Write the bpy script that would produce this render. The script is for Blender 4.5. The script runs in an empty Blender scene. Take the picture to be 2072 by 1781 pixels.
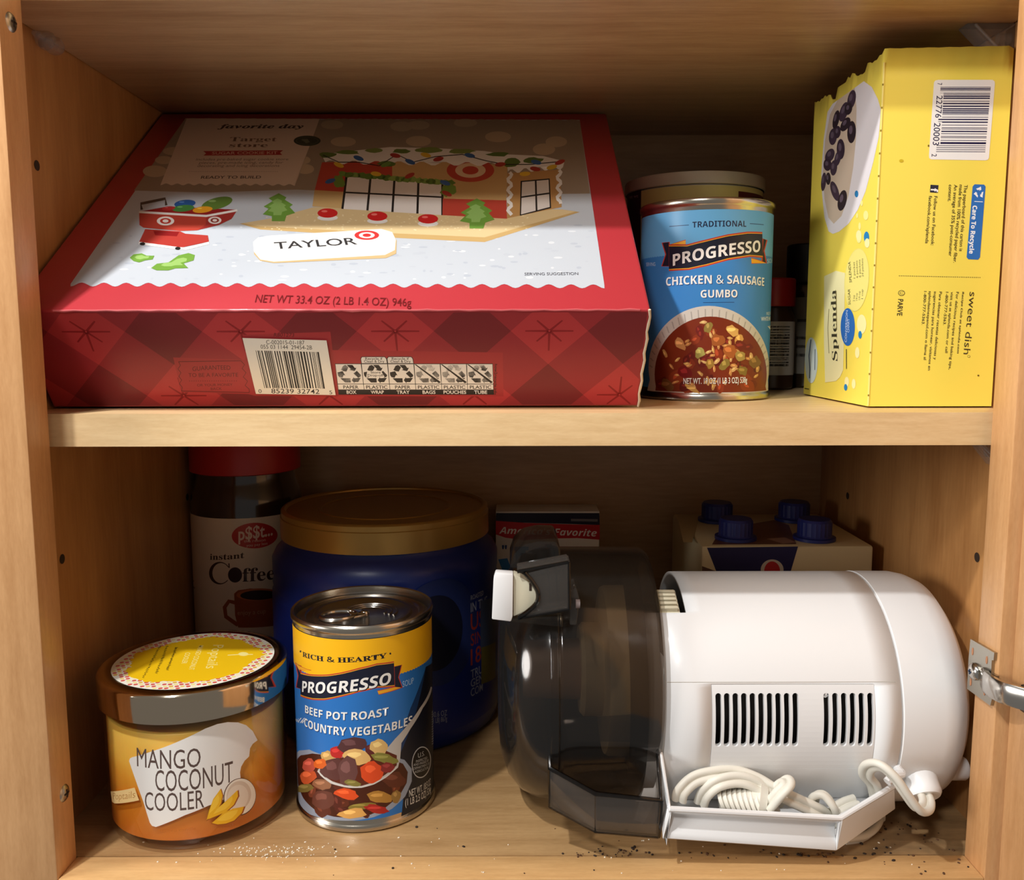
import bpy, bmesh, math, random
from mathutils import Vector, Matrix
random.seed(7)
S = bpy.context.scene
C = S.collection
PI = math.pi

# ------------------------------------------------------------------ camera, world, lamps, exposure
CAM = Vector((-.0041, -.39114, .03657))
YAW, PIT, ROL, FPX = .00034, .11866, -.00176, 1763.976
def cam_axes():
    cy, sy, cp, sp = math.cos(YAW), math.sin(YAW), math.cos(PIT), math.sin(PIT)
    fw = Vector((sy*cp, cy*cp, -sp)); rt = Vector((cy, -sy, 0)); up = rt.cross(fw)
    cr, sr = math.cos(ROL), math.sin(ROL)
    return cr*rt + sr*up, cr*up - sr*rt, fw
RT, UP, FW = cam_axes()
cd = bpy.data.cameras.new('camera'); cam = bpy.data.objects.new('camera', cd); C.objects.link(cam)
cd.sensor_fit = 'HORIZONTAL'; cd.sensor_width = 36; cd.lens = FPX*36/2072; cd.clip_start = .01
m = Matrix((RT, UP, -FW)).transposed().to_4x4(); m.translation = CAM
cam.matrix_world = m
S.camera = cam
S.view_settings.view_transform = 'Standard'; S.view_settings.look = 'None'
S.view_settings.gamma = 1; S.view_settings.use_curve_mapping = False
S.view_settings.exposure = 0.1

W = bpy.data.worlds.new('kitchen'); S.world = W; W.use_nodes = True
bgn = W.node_tree.nodes['Background']; bgn.inputs[0].default_value = (1, .95, .89, 1); bgn.inputs[1].default_value = .19

def lamp(name, kind, loc, energy, color, size, target=None):
    l = bpy.data.lights.new(name, kind); l.energy = energy; l.color = color
    if kind == 'AREA': l.shape = 'DISK'; l.size = size
    else: l.shadow_soft_size = size
    o = bpy.data.objects.new(name, l); C.objects.link(o); o.location = loc
    if target is not None: o.rotation_euler = (Vector(target)-Vector(loc)).to_track_quat('-Z', 'Y').to_euler()
    return o
lamp('task_lamp', 'POINT', (-.33, -.25, .57), 17, (1, .985, .965), .014)
lamp('ceiling_lamp', 'AREA', (-.5, -1.2, 1.15), 10, (1, .98, .95), .22, (0, .05, -.05))
lamp('side_fill_light', 'AREA', (-2.2, -.85, .35), 30, (1, .97, .93), .8, (.1, .1, -.05))  # soft fill added at the left to brighten the right wall, no actual window

# ------------------------------------------------------------------ colour and materials
def lin(c):
    f = lambda v: v/12.92 if v <= .04045 else ((v+.055)/1.055)**2.4
    return tuple(f(x/255) for x in c)
MC = {}
def mat(name, col, rough=.5, metal=0, coat=0, spec=.5, bump=0, bscale=400, sss=0, var=0):
    key = (name, col, rough, metal, coat)
    if key in MC: return MC[key]
    m = bpy.data.materials.new(name); m.use_nodes = True; nt = m.node_tree
    b = nt.nodes['Principled BSDF']; c = lin(col)
    b.inputs['Base Color'].default_value = (*c, 1)
    b.inputs['Roughness'].default_value = rough; b.inputs['Metallic'].default_value = metal
    b.inputs['Coat Weight'].default_value = coat; b.inputs['Coat Roughness'].default_value = .12
    b.inputs['Specular IOR Level'].default_value = spec
    if sss:
        b.inputs['Subsurface Weight'].default_value = sss
        b.inputs['Subsurface Radius'].default_value = (.02, .01, .004); b.inputs['Subsurface Scale'].default_value = .4
    if bump or var:
        tc = nt.nodes.new('ShaderNodeTexCoord'); n = nt.nodes.new('ShaderNodeTexNoise')
        n.inputs['Scale'].default_value = bscale; n.inputs['Detail'].default_value = 4
        nt.links.new(tc.outputs['Object'], n.inputs['Vector'])
        if bump:
            bp = nt.nodes.new('ShaderNodeBump'); bp.inputs['Strength'].default_value = bump; bp.inputs['Distance'].default_value = .0004
            nt.links.new(n.outputs['Fac'], bp.inputs['Height']); nt.links.new(bp.outputs['Normal'], b.inputs['Normal'])
        if var:
            r = nt.nodes.new('ShaderNodeValToRGB')
            r.color_ramp.elements[0].position = .35; r.color_ramp.elements[1].position = .65
            r.color_ramp.elements[0].color = (*[x*(1-var) for x in c], 1); r.color_ramp.elements[1].color = (*[min(1, x*(1+var)) for x in c], 1)
            nt.links.new(n.outputs['Fac'], r.inputs['Fac']); nt.links.new(r.outputs['Color'], b.inputs['Base Color'])
    MC[key] = m
    return m
def ink(col, rough=.38): return mat('print_ink', col, rough, spec=.4)

def wood(name, light, dark, axis, rough=.38, fleck=.5, seed=0.0, dirt=None):
    m = bpy.data.materials.new(name); m.use_nodes = True; nt = m.node_tree; L = nt.links; N = nt.nodes
    b = N['Principled BSDF']; tc = N.new('ShaderNodeTexCoord')
    def mp(sc, loc=0):
        n = N.new('ShaderNodeMapping'); n.inputs['Scale'].default_value = sc
        n.inputs['Location'].default_value = (seed+loc, seed*1.7, seed*.6); L.new(tc.outputs['Object'], n.inputs['Vector']); return n
    def sc(along, across): return tuple(along if i == axis else across for i in range(3))
    def noise(mapn, scale, det, dist=0):
        n = N.new('ShaderNodeTexNoise'); n.inputs['Scale'].default_value = scale; n.inputs['Detail'].default_value = det
        n.inputs['Distortion'].default_value = dist; L.new(mapn.outputs[0], n.inputs['Vector']); return n
    broad = noise(mp(sc(1.2, 6)), 2.2, 4, .9)
    fine = noise(mp(sc(14, 130), 3), 3, 5)
    pores = noise(mp(sc(90, 380), 5), 3, 3)
    wv = N.new('ShaderNodeTexWave'); wv.wave_type = 'RINGS'; wv.rings_direction = 'XYZ'[axis]
    wv.inputs['Scale'].default_value = 14; wv.inputs['Distortion'].default_value = 5; wv.inputs['Detail'].default_value = 3
    wv.inputs['Detail Scale'].default_value = .7
    L.new(mp(sc(.35, 1.6), 9).outputs[0], wv.inputs['Vector'])
    def mixf(a, bb, f):
        n = N.new('ShaderNodeMix'); n.data_type = 'FLOAT'; n.inputs[0].default_value = f
        L.new(a, n.inputs[2]); L.new(bb, n.inputs[3]); return n.outputs[0]
    h = mixf(broad.outputs['Fac'], fine.outputs['Fac'], .40)
    h = mixf(h, wv.outputs['Fac'], .08)
    h = mixf(h, pores.outputs['Fac'], .34*fleck)
    r = N.new('ShaderNodeValToRGB'); L.new(h, r.inputs['Fac'])
    r.color_ramp.elements[0].position = .32; r.color_ramp.elements[1].position = .62
    r.color_ramp.elements[0].color = (*lin(dark), 1); r.color_ramp.elements[1].color = (*lin(light), 1)
    col = r.outputs['Color']
    if dirt:        # ingrained grey-brown dirt around a spot (x, y), fading out over the given reach
        vd = N.new('ShaderNodeVectorMath'); vd.operation = 'DISTANCE'; vd.inputs[1].default_value = dirt[0]
        sx_ = N.new('ShaderNodeVectorMath'); sx_.operation = 'MULTIPLY'; sx_.inputs[1].default_value = dirt[1]; L.new(tc.outputs['Object'], sx_.inputs[0]); L.new(sx_.outputs[0], vd.inputs[0])
        mr_ = N.new('ShaderNodeMapRange'); mr_.inputs[1].default_value = 1; mr_.inputs[2].default_value = .2; mr_.inputs[3].default_value = 0; mr_.inputs[4].default_value = .95; L.new(vd.outputs['Value'], mr_.inputs[0])
        dn = noise(mp((40, 70, 40), 2), 2, 5); ml = N.new('ShaderNodeMath'); ml.operation = 'MULTIPLY'; L.new(mr_.outputs[0], ml.inputs[0]); L.new(dn.outputs['Fac'], ml.inputs[1])
        mc = N.new('ShaderNodeMix'); mc.data_type = 'RGBA'; L.new(ml.outputs[0], mc.inputs[0]); L.new(col, mc.inputs[6]); mc.inputs[7].default_value = (*lin((84, 70, 54)), 1); col = mc.outputs[2]
    L.new(col, b.inputs['Base Color'])
    bp = N.new('ShaderNodeBump'); bp.inputs['Strength'].default_value = .25; bp.inputs['Distance'].default_value = .0003
    L.new(fine.outputs['Fac'], bp.inputs['Height']); L.new(bp.outputs['Normal'], b.inputs['Normal'])
    b.inputs['Roughness'].default_value = rough; b.inputs['Coat Weight'].default_value = .15; b.inputs['Coat Roughness'].default_value = .25
    return m

def clear(name, tint, rough=.06, refl=1.0, haze=0, idx=1.45):
    """thin tinted see-through plastic or glass: tinted transmission under a fresnel gloss"""
    m = bpy.data.materials.new(name); m.use_nodes = True; nt = m.node_tree; N = nt.nodes; L = nt.links
    N.remove(N['Principled BSDF']); out = N['Material Output']
    t = N.new('ShaderNodeBsdfTransparent'); t.inputs[0].default_value = (*tint, 1)
    g = N.new('ShaderNodeBsdfGlossy'); g.inputs['Roughness'].default_value = rough; g.inputs[0].default_value = (refl,)*3+(1,)
    f = N.new('ShaderNodeFresnel'); ge = N.new('ShaderNodeNewGeometry'); ior = N.new('ShaderNodeMix'); ior.data_type = 'FLOAT'
    ior.inputs[2].default_value = idx; ior.inputs[3].default_value = 1/idx    # same gloss seen from either side of the wall
    L.new(ge.outputs['Backfacing'], ior.inputs[0]); L.new(ior.outputs[0], f.inputs[0])
    mx = N.new('ShaderNodeMixShader'); L.new(f.outputs[0], mx.inputs[0]); L.new(t.outputs[0], mx.inputs[1]); L.new(g.outputs[0], mx.inputs[2])
    if haze:        # fine scratches and dust scatter a little light
        d = N.new('ShaderNodeBsdfDiffuse'); d.inputs[0].default_value = (.55, .53, .50, 1); m2 = N.new('ShaderNodeMixShader'); m2.inputs[0].default_value = haze
        L.new(mx.outputs[0], m2.inputs[1]); L.new(d.outputs[0], m2.inputs[2]); mx = m2
    L.new(mx.outputs[0], out.inputs[0])
    return m

# ------------------------------------------------------------------ mesh helpers
def link(name, me, parent=None):
    o = bpy.data.objects.new(name, me); C.objects.link(o)
    if parent is not None:
        o.parent = parent
        w = Vector((0, 0, 0)); q = parent
        while q is not None: w += q.location; q = q.parent
        if len(me.vertices): me.transform(Matrix.Translation(-w))
    return o
def finish(bm, name, mats, parent=None, smooth=True, angle=35):
    me = bpy.data.meshes.new(name); bm.normal_update(); bm.to_mesh(me); bm.free()
    for mm in (mats if isinstance(mats, (list, tuple)) else [mats]): me.materials.append(mm)
    if smooth:
        me.polygons.foreach_set('use_smooth', [True]*len(me.polygons))
        me.set_sharp_from_angle(angle=math.radians(angle))
    return link(name, me, parent)
def thing(name, label, cat, loc=(0, 0, 0), group=None):
    o = bpy.data.objects.new(name, None); C.objects.link(o); o.location = loc
    o.empty_display_size = .02
    o['label'] = label; o['category'] = cat
    if group: o['group'] = group
    return o
def add_box(bm, a, b, bev=0, seg=2, mi=0):
    vs = [bm.verts.new((x, y, z)) for z in (a[2], b[2]) for y in (a[1], b[1]) for x in (a[0], b[0])]
    fs = [bm.faces.new([vs[i] for i in q]) for q in ((0, 2, 3, 1), (4, 5, 7, 6), (0, 1, 5, 4), (2, 6, 7, 3), (0, 4, 6, 2), (1, 3, 7, 5))]
    for f in fs: f.material_index = mi
    if bev:
        es = {e for f in fs for e in f.edges}
        r = bmesh.ops.bevel(bm, geom=list(es), offset=bev, segments=seg, affect='EDGES', profile=.5)
        for f in r['faces']: f.material_index = mi
def box_obj(name, a, b, mt, parent=None, bev=0, seg=2):
    bm = bmesh.new(); add_box(bm, a, b, bev, seg); return finish(bm, name, mt, parent)
def lathe(bm, prof, cx, cy, cz, seg=96, axis='z', mi=0, a0=0, a1=2*PI):
    """prof: list of (radius, height along the axis)"""
    full = abs(a1-a0-2*PI) < 1e-6; n = seg if full else seg+1
    rows = []
    def P(r, h, a):
        if axis == 'z': return (cx+r*math.cos(a), cy+r*math.sin(a), cz+h)
        return (cx+h, cy+r*math.cos(a), cz+r*math.sin(a))
    for r, h in prof:
        if r < 1e-7: rows.append([bm.verts.new(P(0, h, 0))])
        else: rows.append([bm.verts.new(P(r, h, a0+(a1-a0)*k/seg)) for k in range(n)])
    fl = axis == 'x'
    for A, B in zip(rows, rows[1:]):
        for k in range(seg):
            j = (k+1) % n
            if len(A) == 1 and len(B) == 1: continue
            q = [A[0], B[j], B[k]] if len(A) == 1 else [A[k], A[j], B[0]] if len(B) == 1 else [A[k], A[j], B[j], B[k]]
            f = bm.faces.new(q[::-1] if fl else q); f.material_index = mi
def lathe_obj(name, prof, c, mt, parent=None, seg=96, axis='z', angle=35):
    bm = bmesh.new(); lathe(bm, prof, *c, seg, axis); bmesh.ops.recalc_face_normals(bm, faces=bm.faces); return finish(bm, name, mt, parent, angle=angle)
def smooth_path(pts, n=8):
    pts = [Vector(p) for p in pts]; out = []
    for i in range(len(pts)-1):
        p0 = pts[max(i-1, 0)]; p1 = pts[i]; p2 = pts[i+1]; p3 = pts[min(i+2, len(pts)-1)]
        for k in range(n):
            t = k/n
            out.append(.5*((2*p1)+(p2-p0)*t+(2*p0-5*p1+4*p2-p3)*t*t+(3*p1-p0-3*p2+p3)*t**3))
    out.append(pts[-1]); return out
def tube(bm, pts, r, seg=12, mi=0, cap=True, shape=None, up0=None):
    """sweep a circle (or the closed 2-D outline `shape`) along pts; r may be a list"""
    pts = [Vector(p) for p in pts]; n = len(pts); rows = []
    up = Vector(up0) if up0 else Vector((.13, .21, 1))
    for i, p in enumerate(pts):
        t = (pts[min(i+1, n-1)]-pts[max(i-1, 0)]).normalized()
        s = t.cross(up)
        if s.length < 1e-4: s = t.cross(Vector((1, 0, 0)))
        s.normalize(); u = s.cross(t).normalized(); up = u
        ri = r[i] if isinstance(r, (list, tuple)) else r
        sh = shape or [(math.cos(2*PI*k/seg), math.sin(2*PI*k/seg)) for k in range(seg)]
        rows.append([bm.verts.new(p+s*(a*ri)+u*(b*ri)) for a, b in sh])
    k2 = len(rows[0])
    for A, B in zip(rows, rows[1:]):
        for k in range(k2):
            f = bm.faces.new([A[k], A[(k+1) % k2], B[(k+1) % k2], B[k]]); f.material_index = mi
    if cap:
        for R in (rows[0][::-1], rows[-1]):
            f = bm.faces.new(R); f.material_index = mi
def tube_obj(name, pts, r, mt, parent=None, seg=12, shape=None, up0=None):
    bm = bmesh.new(); tube(bm, pts, r, seg, shape=shape, up0=up0); bmesh.ops.recalc_face_normals(bm, faces=bm.faces)
    return finish(bm, name, mt, parent, angle=50)
def prism(bm, front, back, mi=0, bev=0):
    """closed solid between two matching 3-D outlines"""
    F = [bm.verts.new(p) for p in front]; B = [bm.verts.new(p) for p in back]; n = len(F)
    fs = [bm.faces.new(F), bm.faces.new(B[::-1])]
    for i in range(n): fs.append(bm.faces.new([F[i], B[i], B[(i+1) % n], F[(i+1) % n]]))
    bmesh.ops.recalc_face_normals(bm, faces=fs)
    for f in fs: f.material_index = mi
    if bev:
        r = bmesh.ops.bevel(bm, geom=list({e for f in fs for e in f.edges}), offset=bev, segments=2, affect='EDGES', profile=.5)
        for f in r['faces']: f.material_index = mi
def sheet(bm, polys, th):
    """panels (3-D outlines) each thickened to th"""
    for P in polys:
        P = [Vector(p) for p in P]; n = Vector((0, 0, 0))
        for i in range(len(P)):
            a, b = P[i], P[(i+1) % len(P)]; n += a.cross(b)
        n.normalize()
        prism(bm, [p+n*th/2 for p in P], [p-n*th/2 for p in P], bev=min(th*.3, .0008))

# measured points of the photograph -> places on real surfaces
def ray(x, y): return RT*((x-1036)/FPX) + UP*(-(y-890.5)/FPX) + FW
def atY(x, y, Y): d = ray(x, y); return CAM + d*((Y-CAM.y)/d.y)
def atX(x, y, X): d = ray(x, y); return CAM + d*((X-CAM.x)/d.x)
def atZ(x, y, Z): d = ray(x, y); return CAM + d*((Z-CAM.z)/d.z)

class Plane:
    def __init__(s, o, ux, uy):
        s.o = Vector(o); s.ux = Vector(ux).normalized(); s.uy = Vector(uy).normalized(); s.n = s.ux.cross(s.uy); s.grid = None
    def uv(s, x, y):
        d = ray(x, y); p = CAM + d*((s.o-CAM).dot(s.n)/d.dot(s.n)) - s.o
        return p.dot(s.ux), p.dot(s.uy)
    def pt(s, u, v, h): return s.o + s.ux*u + s.uy*v + s.n*h
class Cyl:
    def __init__(s, cx, cy, r, z0, seg=144, axis='z'):
        s.cx, s.cy, s.r, s.z0, s.axis = cx, cy, r, z0, axis; s.da = 2*PI/seg; s.grid = s.da*r
    def uv(s, x, y):
        d = ray(x, y); i, j, k = (0, 1, 2) if s.axis == 'z' else (1, 2, 0)
        ox, oy = CAM[i]-s.cx, CAM[j]-s.cy
        A = d[i]**2+d[j]**2; B = d[i]*ox+d[j]*oy; Cc = ox*ox+oy*oy-s.r**2
        t = (-B-math.sqrt(max(B*B-A*Cc, 0)))/A; p = CAM+d*t
        if s.axis == 'z': a = math.atan2(p.x-s.cx, -(p.y-s.cy)); return a*s.r, p.z-s.z0
        a = math.atan2(p.z-s.cy, -(p.y-s.cx)); return p.x-s.z0, a*s.r
    def pt(s, u, v, h):
        w = (u if s.axis == 'z' else v)/s.grid; k = math.floor(w+1e-6); t = w-k; R = s.r+h     # on the flat facet, not the ideal circle
        c = R*((1-t)*math.cos(k*s.da)+t*math.cos((k+1)*s.da)); q = R*((1-t)*math.sin(k*s.da)+t*math.sin((k+1)*s.da))
        if s.axis == 'z': return Vector((s.cx+q, s.cy-c, s.z0+v))
        return Vector((s.z0+u, s.cx-c, s.cy+q))

import os
_mf = os.path.join(bpy.utils.resource_path('LOCAL'), 'datafiles', 'fonts', 'NotoSansMath-Regular.woff2')   # ships with Blender
try: STYLE_FONT = bpy.data.fonts.load(_mf) if os.path.exists(_mf) else None
except Exception: STYLE_FONT = None
def styled(t, up, lo, dig=None):
    """the same letters in another letter style (serif, script, slanted)"""
    if STYLE_FONT is None: return t
    return ''.join(chr(up+ord(c)-65) if 'A' <= c <= 'Z' else chr(lo+ord(c)-97) if 'a' <= c <= 'z' else chr(dig+ord(c)-48) if dig and c.isdigit() else c for c in t)
SERIF = lambda t: styled(t, 0x1D400, 0x1D41A)
SERIF_IT = lambda t: styled(t, 0x1D468, 0x1D482)
SCRIPT = lambda t: styled(t, 0x1D4D0, 0x1D4EA)
BOLD = lambda t: styled(t, 0x1D5D4, 0x1D5EE, 0x1D7EC)
SANS_IT = lambda t: styled(t, 0x1D63C, 0x1D656)
_tc = bpy.data.curves.new('glyphs', 'FONT'); _to = bpy.data.objects.new('glyphs', _tc); C.objects.link(_to)
_tm = {}; _plain = _tc.font
def glyphs(s, bold):
    k = (s, bold)
    if k not in _tm:
        _tc.font = STYLE_FONT if any(ord(c) > 0x1D000 for c in s) else _plain
        _tc.body = s; _tc.offset = bold; _tc.resolution_u = 3; _tc.fill_mode = 'FRONT'
        bpy.context.view_layer.update()
        dg = bpy.context.evaluated_depsgraph_get()
        me = bpy.data.meshes.new_from_object(_to.evaluated_get(dg))
        _tm[k] = ([tuple(v.co[:2]) for v in me.vertices], [tuple(p.vertices) for p in me.polygons]); bpy.data.meshes.remove(me)
    return _tm[k]
CAPH = max(v[1] for v in glyphs('H', 0)[0])

class Print:
    """the printing of one surface: outlines in measured points, laid on the surface in thin layers"""
    def __init__(s, surf, h0=.00015, dh=.0000008):
        s.s = surf; s.bm = bmesh.new(); s.h = h0; s.dh = dh; s.mats = []; s.f = (0, 0, 1)
    def frame(s, x0, y0, sc): s.f = (x0, y0, sc); return s
    def uv(s, p): return s.s.uv(s.f[0]+p[0]/s.f[2], s.f[1]+p[1]/s.f[2])
    def mi(s, col, rough=.38):
        m = col if not isinstance(col, tuple) else ink(col, rough)
        if m not in s.mats: s.mats.append(m)
        return s.mats.index(m)
    def raw(s, uvs, faces, col, step=True):
        i = s.mi(col)
        if step: s.h += s.dh
        vs = [s.bm.verts.new((u, v, s.h)) for u, v in uvs]
        for f in faces:
            try: fc = s.bm.faces.new([vs[k] for k in f]); fc.material_index = i
            except ValueError: pass
    def polyuv(s, uvs, col, step=True):
        b2 = bmesh.new(); vs = [b2.verts.new((u, v, 0)) for u, v in uvs]
        f = b2.faces.new(vs); b2.normal_update()
        if f.normal.z < 0: f.normal_flip()
        r = bmesh.ops.triangulate(b2, faces=[f], ngon_method='EAR_CLIP'); b2.verts.index_update()
        s.raw([v.co[:2] for v in b2.verts], [[v.index for v in f.verts] for f in b2.faces], col, step); b2.free()
    def poly(s, pts, col, step=True): s.polyuv([s.uv(p) for p in pts], col, step)
    def ell(s, cx, cy, rx, ry, col, rot=0, n=40, step=True, a0=0, a1=2*PI):
        c, q = math.cos(rot), math.sin(rot); pts = []
        full = abs(a1-a0-2*PI) < 1e-6
        for k in range(n if full else n+1):
            a = a0+(a1-a0)*k/n; x, y = rx*math.cos(a), ry*math.sin(a); pts.append((cx+x*c-y*q, cy+x*q+y*c))
        s.poly(pts, col, step)
    def blob(s, cx, cy, rx, ry, col, rot=0, jag=.18, n=14, step=True, rng=random):
        c, q = math.cos(rot), math.sin(rot); pts = []
        for k in range(n):
            a = 2*PI*k/n; j = 1+rng.uniform(-jag, jag); x, y = rx*j*math.cos(a), ry*j*math.sin(a); pts.append((cx+x*c-y*q, cy+x*q+y*c))
        s.poly(pts, col, step)
    def line(s, pts, w, col, closed=False):
        if closed: pts = list(pts)+[pts[0]]
        P = [Vector(p) for p in pts]; Lf, R = [], []
        for i, p in enumerate(P):
            a = P[max(i-1, 0)]; b = P[min(i+1, len(P)-1)]
            if closed and i in (0, len(P)-1): a, b = P[-2], P[1]
            t = (b-a)
            if t.length < 1e-9: continue
            t.normalize(); n = Vector((-t.y, t.x))*w/2; Lf.append(p+n); R.append(p-n)
        uv = [s.uv(p) for p in Lf]+[s.uv(p) for p in R]; n = len(Lf)
        s.raw(uv, [(k, k+1, n+k+1, n+k) for k in range(n-1)], col)
    def text(s, t, p0, p1, pt, col, bold=0.0, arch=0, shadow=None):
        """p0, p1: ends of the base line; pt: top of a capital over p0"""
        vs, fs = glyphs(t, bold); xs = [v[0] for v in vs]; x0, x1 = min(xs), max(xs)
        a = Vector(s.uv(p0)); e = Vector(s.uv(p1))-a; u = Vector(s.uv(pt))-a
        out = []
        for x, y in vs:
            k = (x-x0)/(x1-x0); q = a+e*k+u*(y/CAPH+arch*4*k*(1-k)); out.append((q.x, q.y))
        if shadow:
            o = e.normalized()*u.length*shadow[1]-u*shadow[1]
            s.raw([(x+o.x, y+o.y) for x, y in out], fs, shadow[0])
        s.raw(out, fs, col)
    def bars(s, tl, tr, bl, br, n, col, rng, white=None):
        """upright bars between four corners"""
        w = [rng.choice((1, 1, 1, 2, 2, 3)) for _ in range(2*n-1)]; tot = sum(w); x = 0
        A, B, D, E = [Vector(q) for q in (tl, tr, bl, br)]
        s.h += s.dh
        for i, k in enumerate(w):
            if i % 2 == 0:
                f0, f1 = x/tot, (x+k)/tot
                s.poly([A.lerp(B, f0), A.lerp(B, f1), D.lerp(E, f1), D.lerp(E, f0)], col, False)
            x += k
    def build(s, name, parent, extra=None, smooth=True):
        """write the print; extra = (bmesh, materials) of the body it belongs to, joined into the same mesh"""
        g = s.s.grid; bm = s.bm
        if g:
            ax = 0 if s.s.axis == 'z' else 1
            lo = min(v.co[ax] for v in bm.verts); hi = max(v.co[ax] for v in bm.verts)
            k = math.floor(lo/g)+1
            while k*g < hi:
                co = [0, 0, 0]; no = [0, 0, 0]; co[ax] = k*g; no[ax] = 1
                bmesh.ops.bisect_plane(bm, geom=bm.verts[:]+bm.edges[:]+bm.faces[:], dist=1e-7, plane_co=co, plane_no=no); k += 1
        bm.normal_update()
        for f in bm.faces:
            if f.normal.z < 0: f.normal_flip()
        for v in bm.verts: v.co = s.s.pt(*v.co)
        mats = list(s.mats)
        if extra:
            eb, em = extra; me = bpy.data.meshes.new('t'); off = len(mats)
            for f in eb.faces: f.material_index += off
            eb.to_mesh(me); eb.free(); bm.from_mesh(me); bpy.data.meshes.remove(me); mats += em
        return finish(bm, name, mats, parent, smooth, 40)

# ------------------------------------------------------------------ dimensions of the cupboard (metres)
H, HI, T, D = .2228, .2408, .019, .291        # half opening, half inside width, frame thickness, depth
ZF, ZS, ZST, ZC = -.2227, 0.0, -.0157, .187   # floor, shelf top, shelf underside, upper shelf underside

M_frame = wood('maple_stile', (222, 172, 120), (192, 140, 90), 2, seed=1.3)
M_side = wood('maple_side_panel', (190, 138, 84), (158, 106, 58), 2, seed=4.1, fleck=.2)
M_back = wood('maple_back_panel', (186, 152, 114), (158, 124, 88), 0, seed=6.7, fleck=.2)
M_floor = wood('maple_floor_panel', (186, 150, 104), (150, 114, 72), 0, seed=2.2, dirt=((.20/.10, -.112/.07, 0), (1/.10, 1/.07, 0)))
M_shelf = wood('maple_shelf', (234, 204, 156), (208, 172, 122), 0, seed=8.4)
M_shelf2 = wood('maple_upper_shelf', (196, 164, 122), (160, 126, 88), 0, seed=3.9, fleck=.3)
M_rail = wood('maple_rail', (220, 178, 122), (190, 146, 94), 0, seed=5.5)
M_door = wood('maple_door', (216, 166, 116), (188, 138, 90), 2, seed=9.1)
M_dark = mat('hole_dark', (46, 30, 16), .8)
M_chrome = mat('bright_steel', (200, 196, 190), .18, 1)
M_nickel = mat('nickel_steel', (178, 172, 160), .32, 1, bump=.1, bscale=900)

cab = thing('kitchen_cabinet', 'open maple kitchen cupboard with face frame, hinge and part of its door', 'cabinet', (0, .15, ZF))
def side_panel(sx):
    """side board with its row of drilled shelf pin holes"""
    bm = bmesh.new(); add_box(bm, (sx*HI, T, ZF-.02), (sx*(HI+.013), D+.006, .42)) if sx > 0 else add_box(bm, (-(HI+.013), T, ZF-.02), (-HI, D+.006, .42))
    for z in (.1215, -.0795):
        for y in (.057, .235):
            c = [bm.verts.new((sx*(HI-.0002), y+.0026*math.cos(a*PI/8), z+.0026*math.sin(a*PI/8))) for a in range(16)]
            f = bm.faces.new(c if sx < 0 else c[::-1]); f.material_index = 1
    finish(bm, 'side_panel', [M_side, M_dark], cab)
side_panel(-1); side_panel(1)
box_obj('back_panel', (-HI-.013, D, ZF-.02), (HI+.013, D+.006, .42), M_back, cab)
box_obj('bottom_panel', (-HI, T+.0004, ZF-.016), (HI, D, ZF), M_floor, cab)
box_obj('stile', (-H-.045, 0, ZF-.06), (-H, T, .44), M_frame, cab, .0008)
box_obj('stile', (H, 0, ZF-.06), (H+.045, T, .44), M_frame, cab, .0008)
box_obj('bottom_rail', (-H, .0002, ZF-.05), (H, T, ZF), M_rail, cab, .0006)
box_obj('top_rail', (-H, .0002, .40), (H, T, .44), M_rail, cab, .0006)
box_obj('top_panel', (-HI, T+.0004, .404), (HI, D, .42), M_floor, cab)
# slotted hinge screws left in the inner edge of the left stile
for px, py in ((22, 45), (130, 1605)):
    p = atX(px, py, -H); sc = lathe_obj('frame_screw', [(0, .0014), (.002, .0013), (.0036, .0007), (.0042, 0), (.0042, -.0005)], (-H, p.y, p.z), M_nickel, cab, 32, 'x')
    bm = bmesh.new()
    add_box(bm, (-H+.0012, p.y-.0004, p.z-.002), (-H+.0016, p.y+.0004, p.z+.002)); add_box(bm, (-H+.0012, p.y-.002, p.z-.0004), (-H+.0016, p.y+.002, p.z+.0004))
    finish(bm, 'screw_recess', M_dark, sc)
# door swung open past ninety degrees, hinged on the right stile
XD = H+.0042
bm = bmesh.new()
P = [(XD, -.0035), (XD+.052, -.33), (XD+.071, -.327), (XD+.019, -.0005)]
prism(bm, [(x, y, ZF-.05) for x, y in P], [(x, y, .43) for x, y in P], bev=.001)
door = finish(bm, 'door', M_door, cab)
# hinge: plate on the stile edge, arm, cup in the door
def onx(px, py, dx=0): p = atX(1940+px/7.742, 1270+py/7.742, H); return Vector((H-dx, p.y, p.z))
hinge_pts = [(235, 180), (590, 385), (610, 395), (598, 515), (570, 510), (560, 720), (640, 760), (580, 1040), (540, 1090), (575, 1110), (545, 1225), (180, 960), (205, 470)]
bm = bmesh.new(); prism(bm, [onx(*q, .0016) for q in hinge_pts], [onx(*q, .0001) for q in hinge_pts])
hinge = finish(bm, 'hinge_plate', M_nickel, cab)
for q in ((270, 375), (492, 510), (240, 855), (458, 1005)):
    c = onx(*q, .0018); bm = bmesh.new()
    ring = [(H-.0018, c.y+.0007*math.cos(a*PI/10), c.z+.0019*math.sin(a*PI/10)) for a in range(20)]
    prism(bm, ring, [(H-.0008, b, cc) for _, b, cc in ring]); finish(bm, 'plate_hole', mat('stile_showing', (176, 120, 84), .6), hinge)
c = onx(320, 690)
lathe_obj('plate_screw', [(0, -.0047), (.002, -.0045), (.0036, -.0036), (.0043, -.0024), (.0043, -.0015)], (H, c.y, c.z), M_chrome, hinge, 32, 'x')
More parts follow.
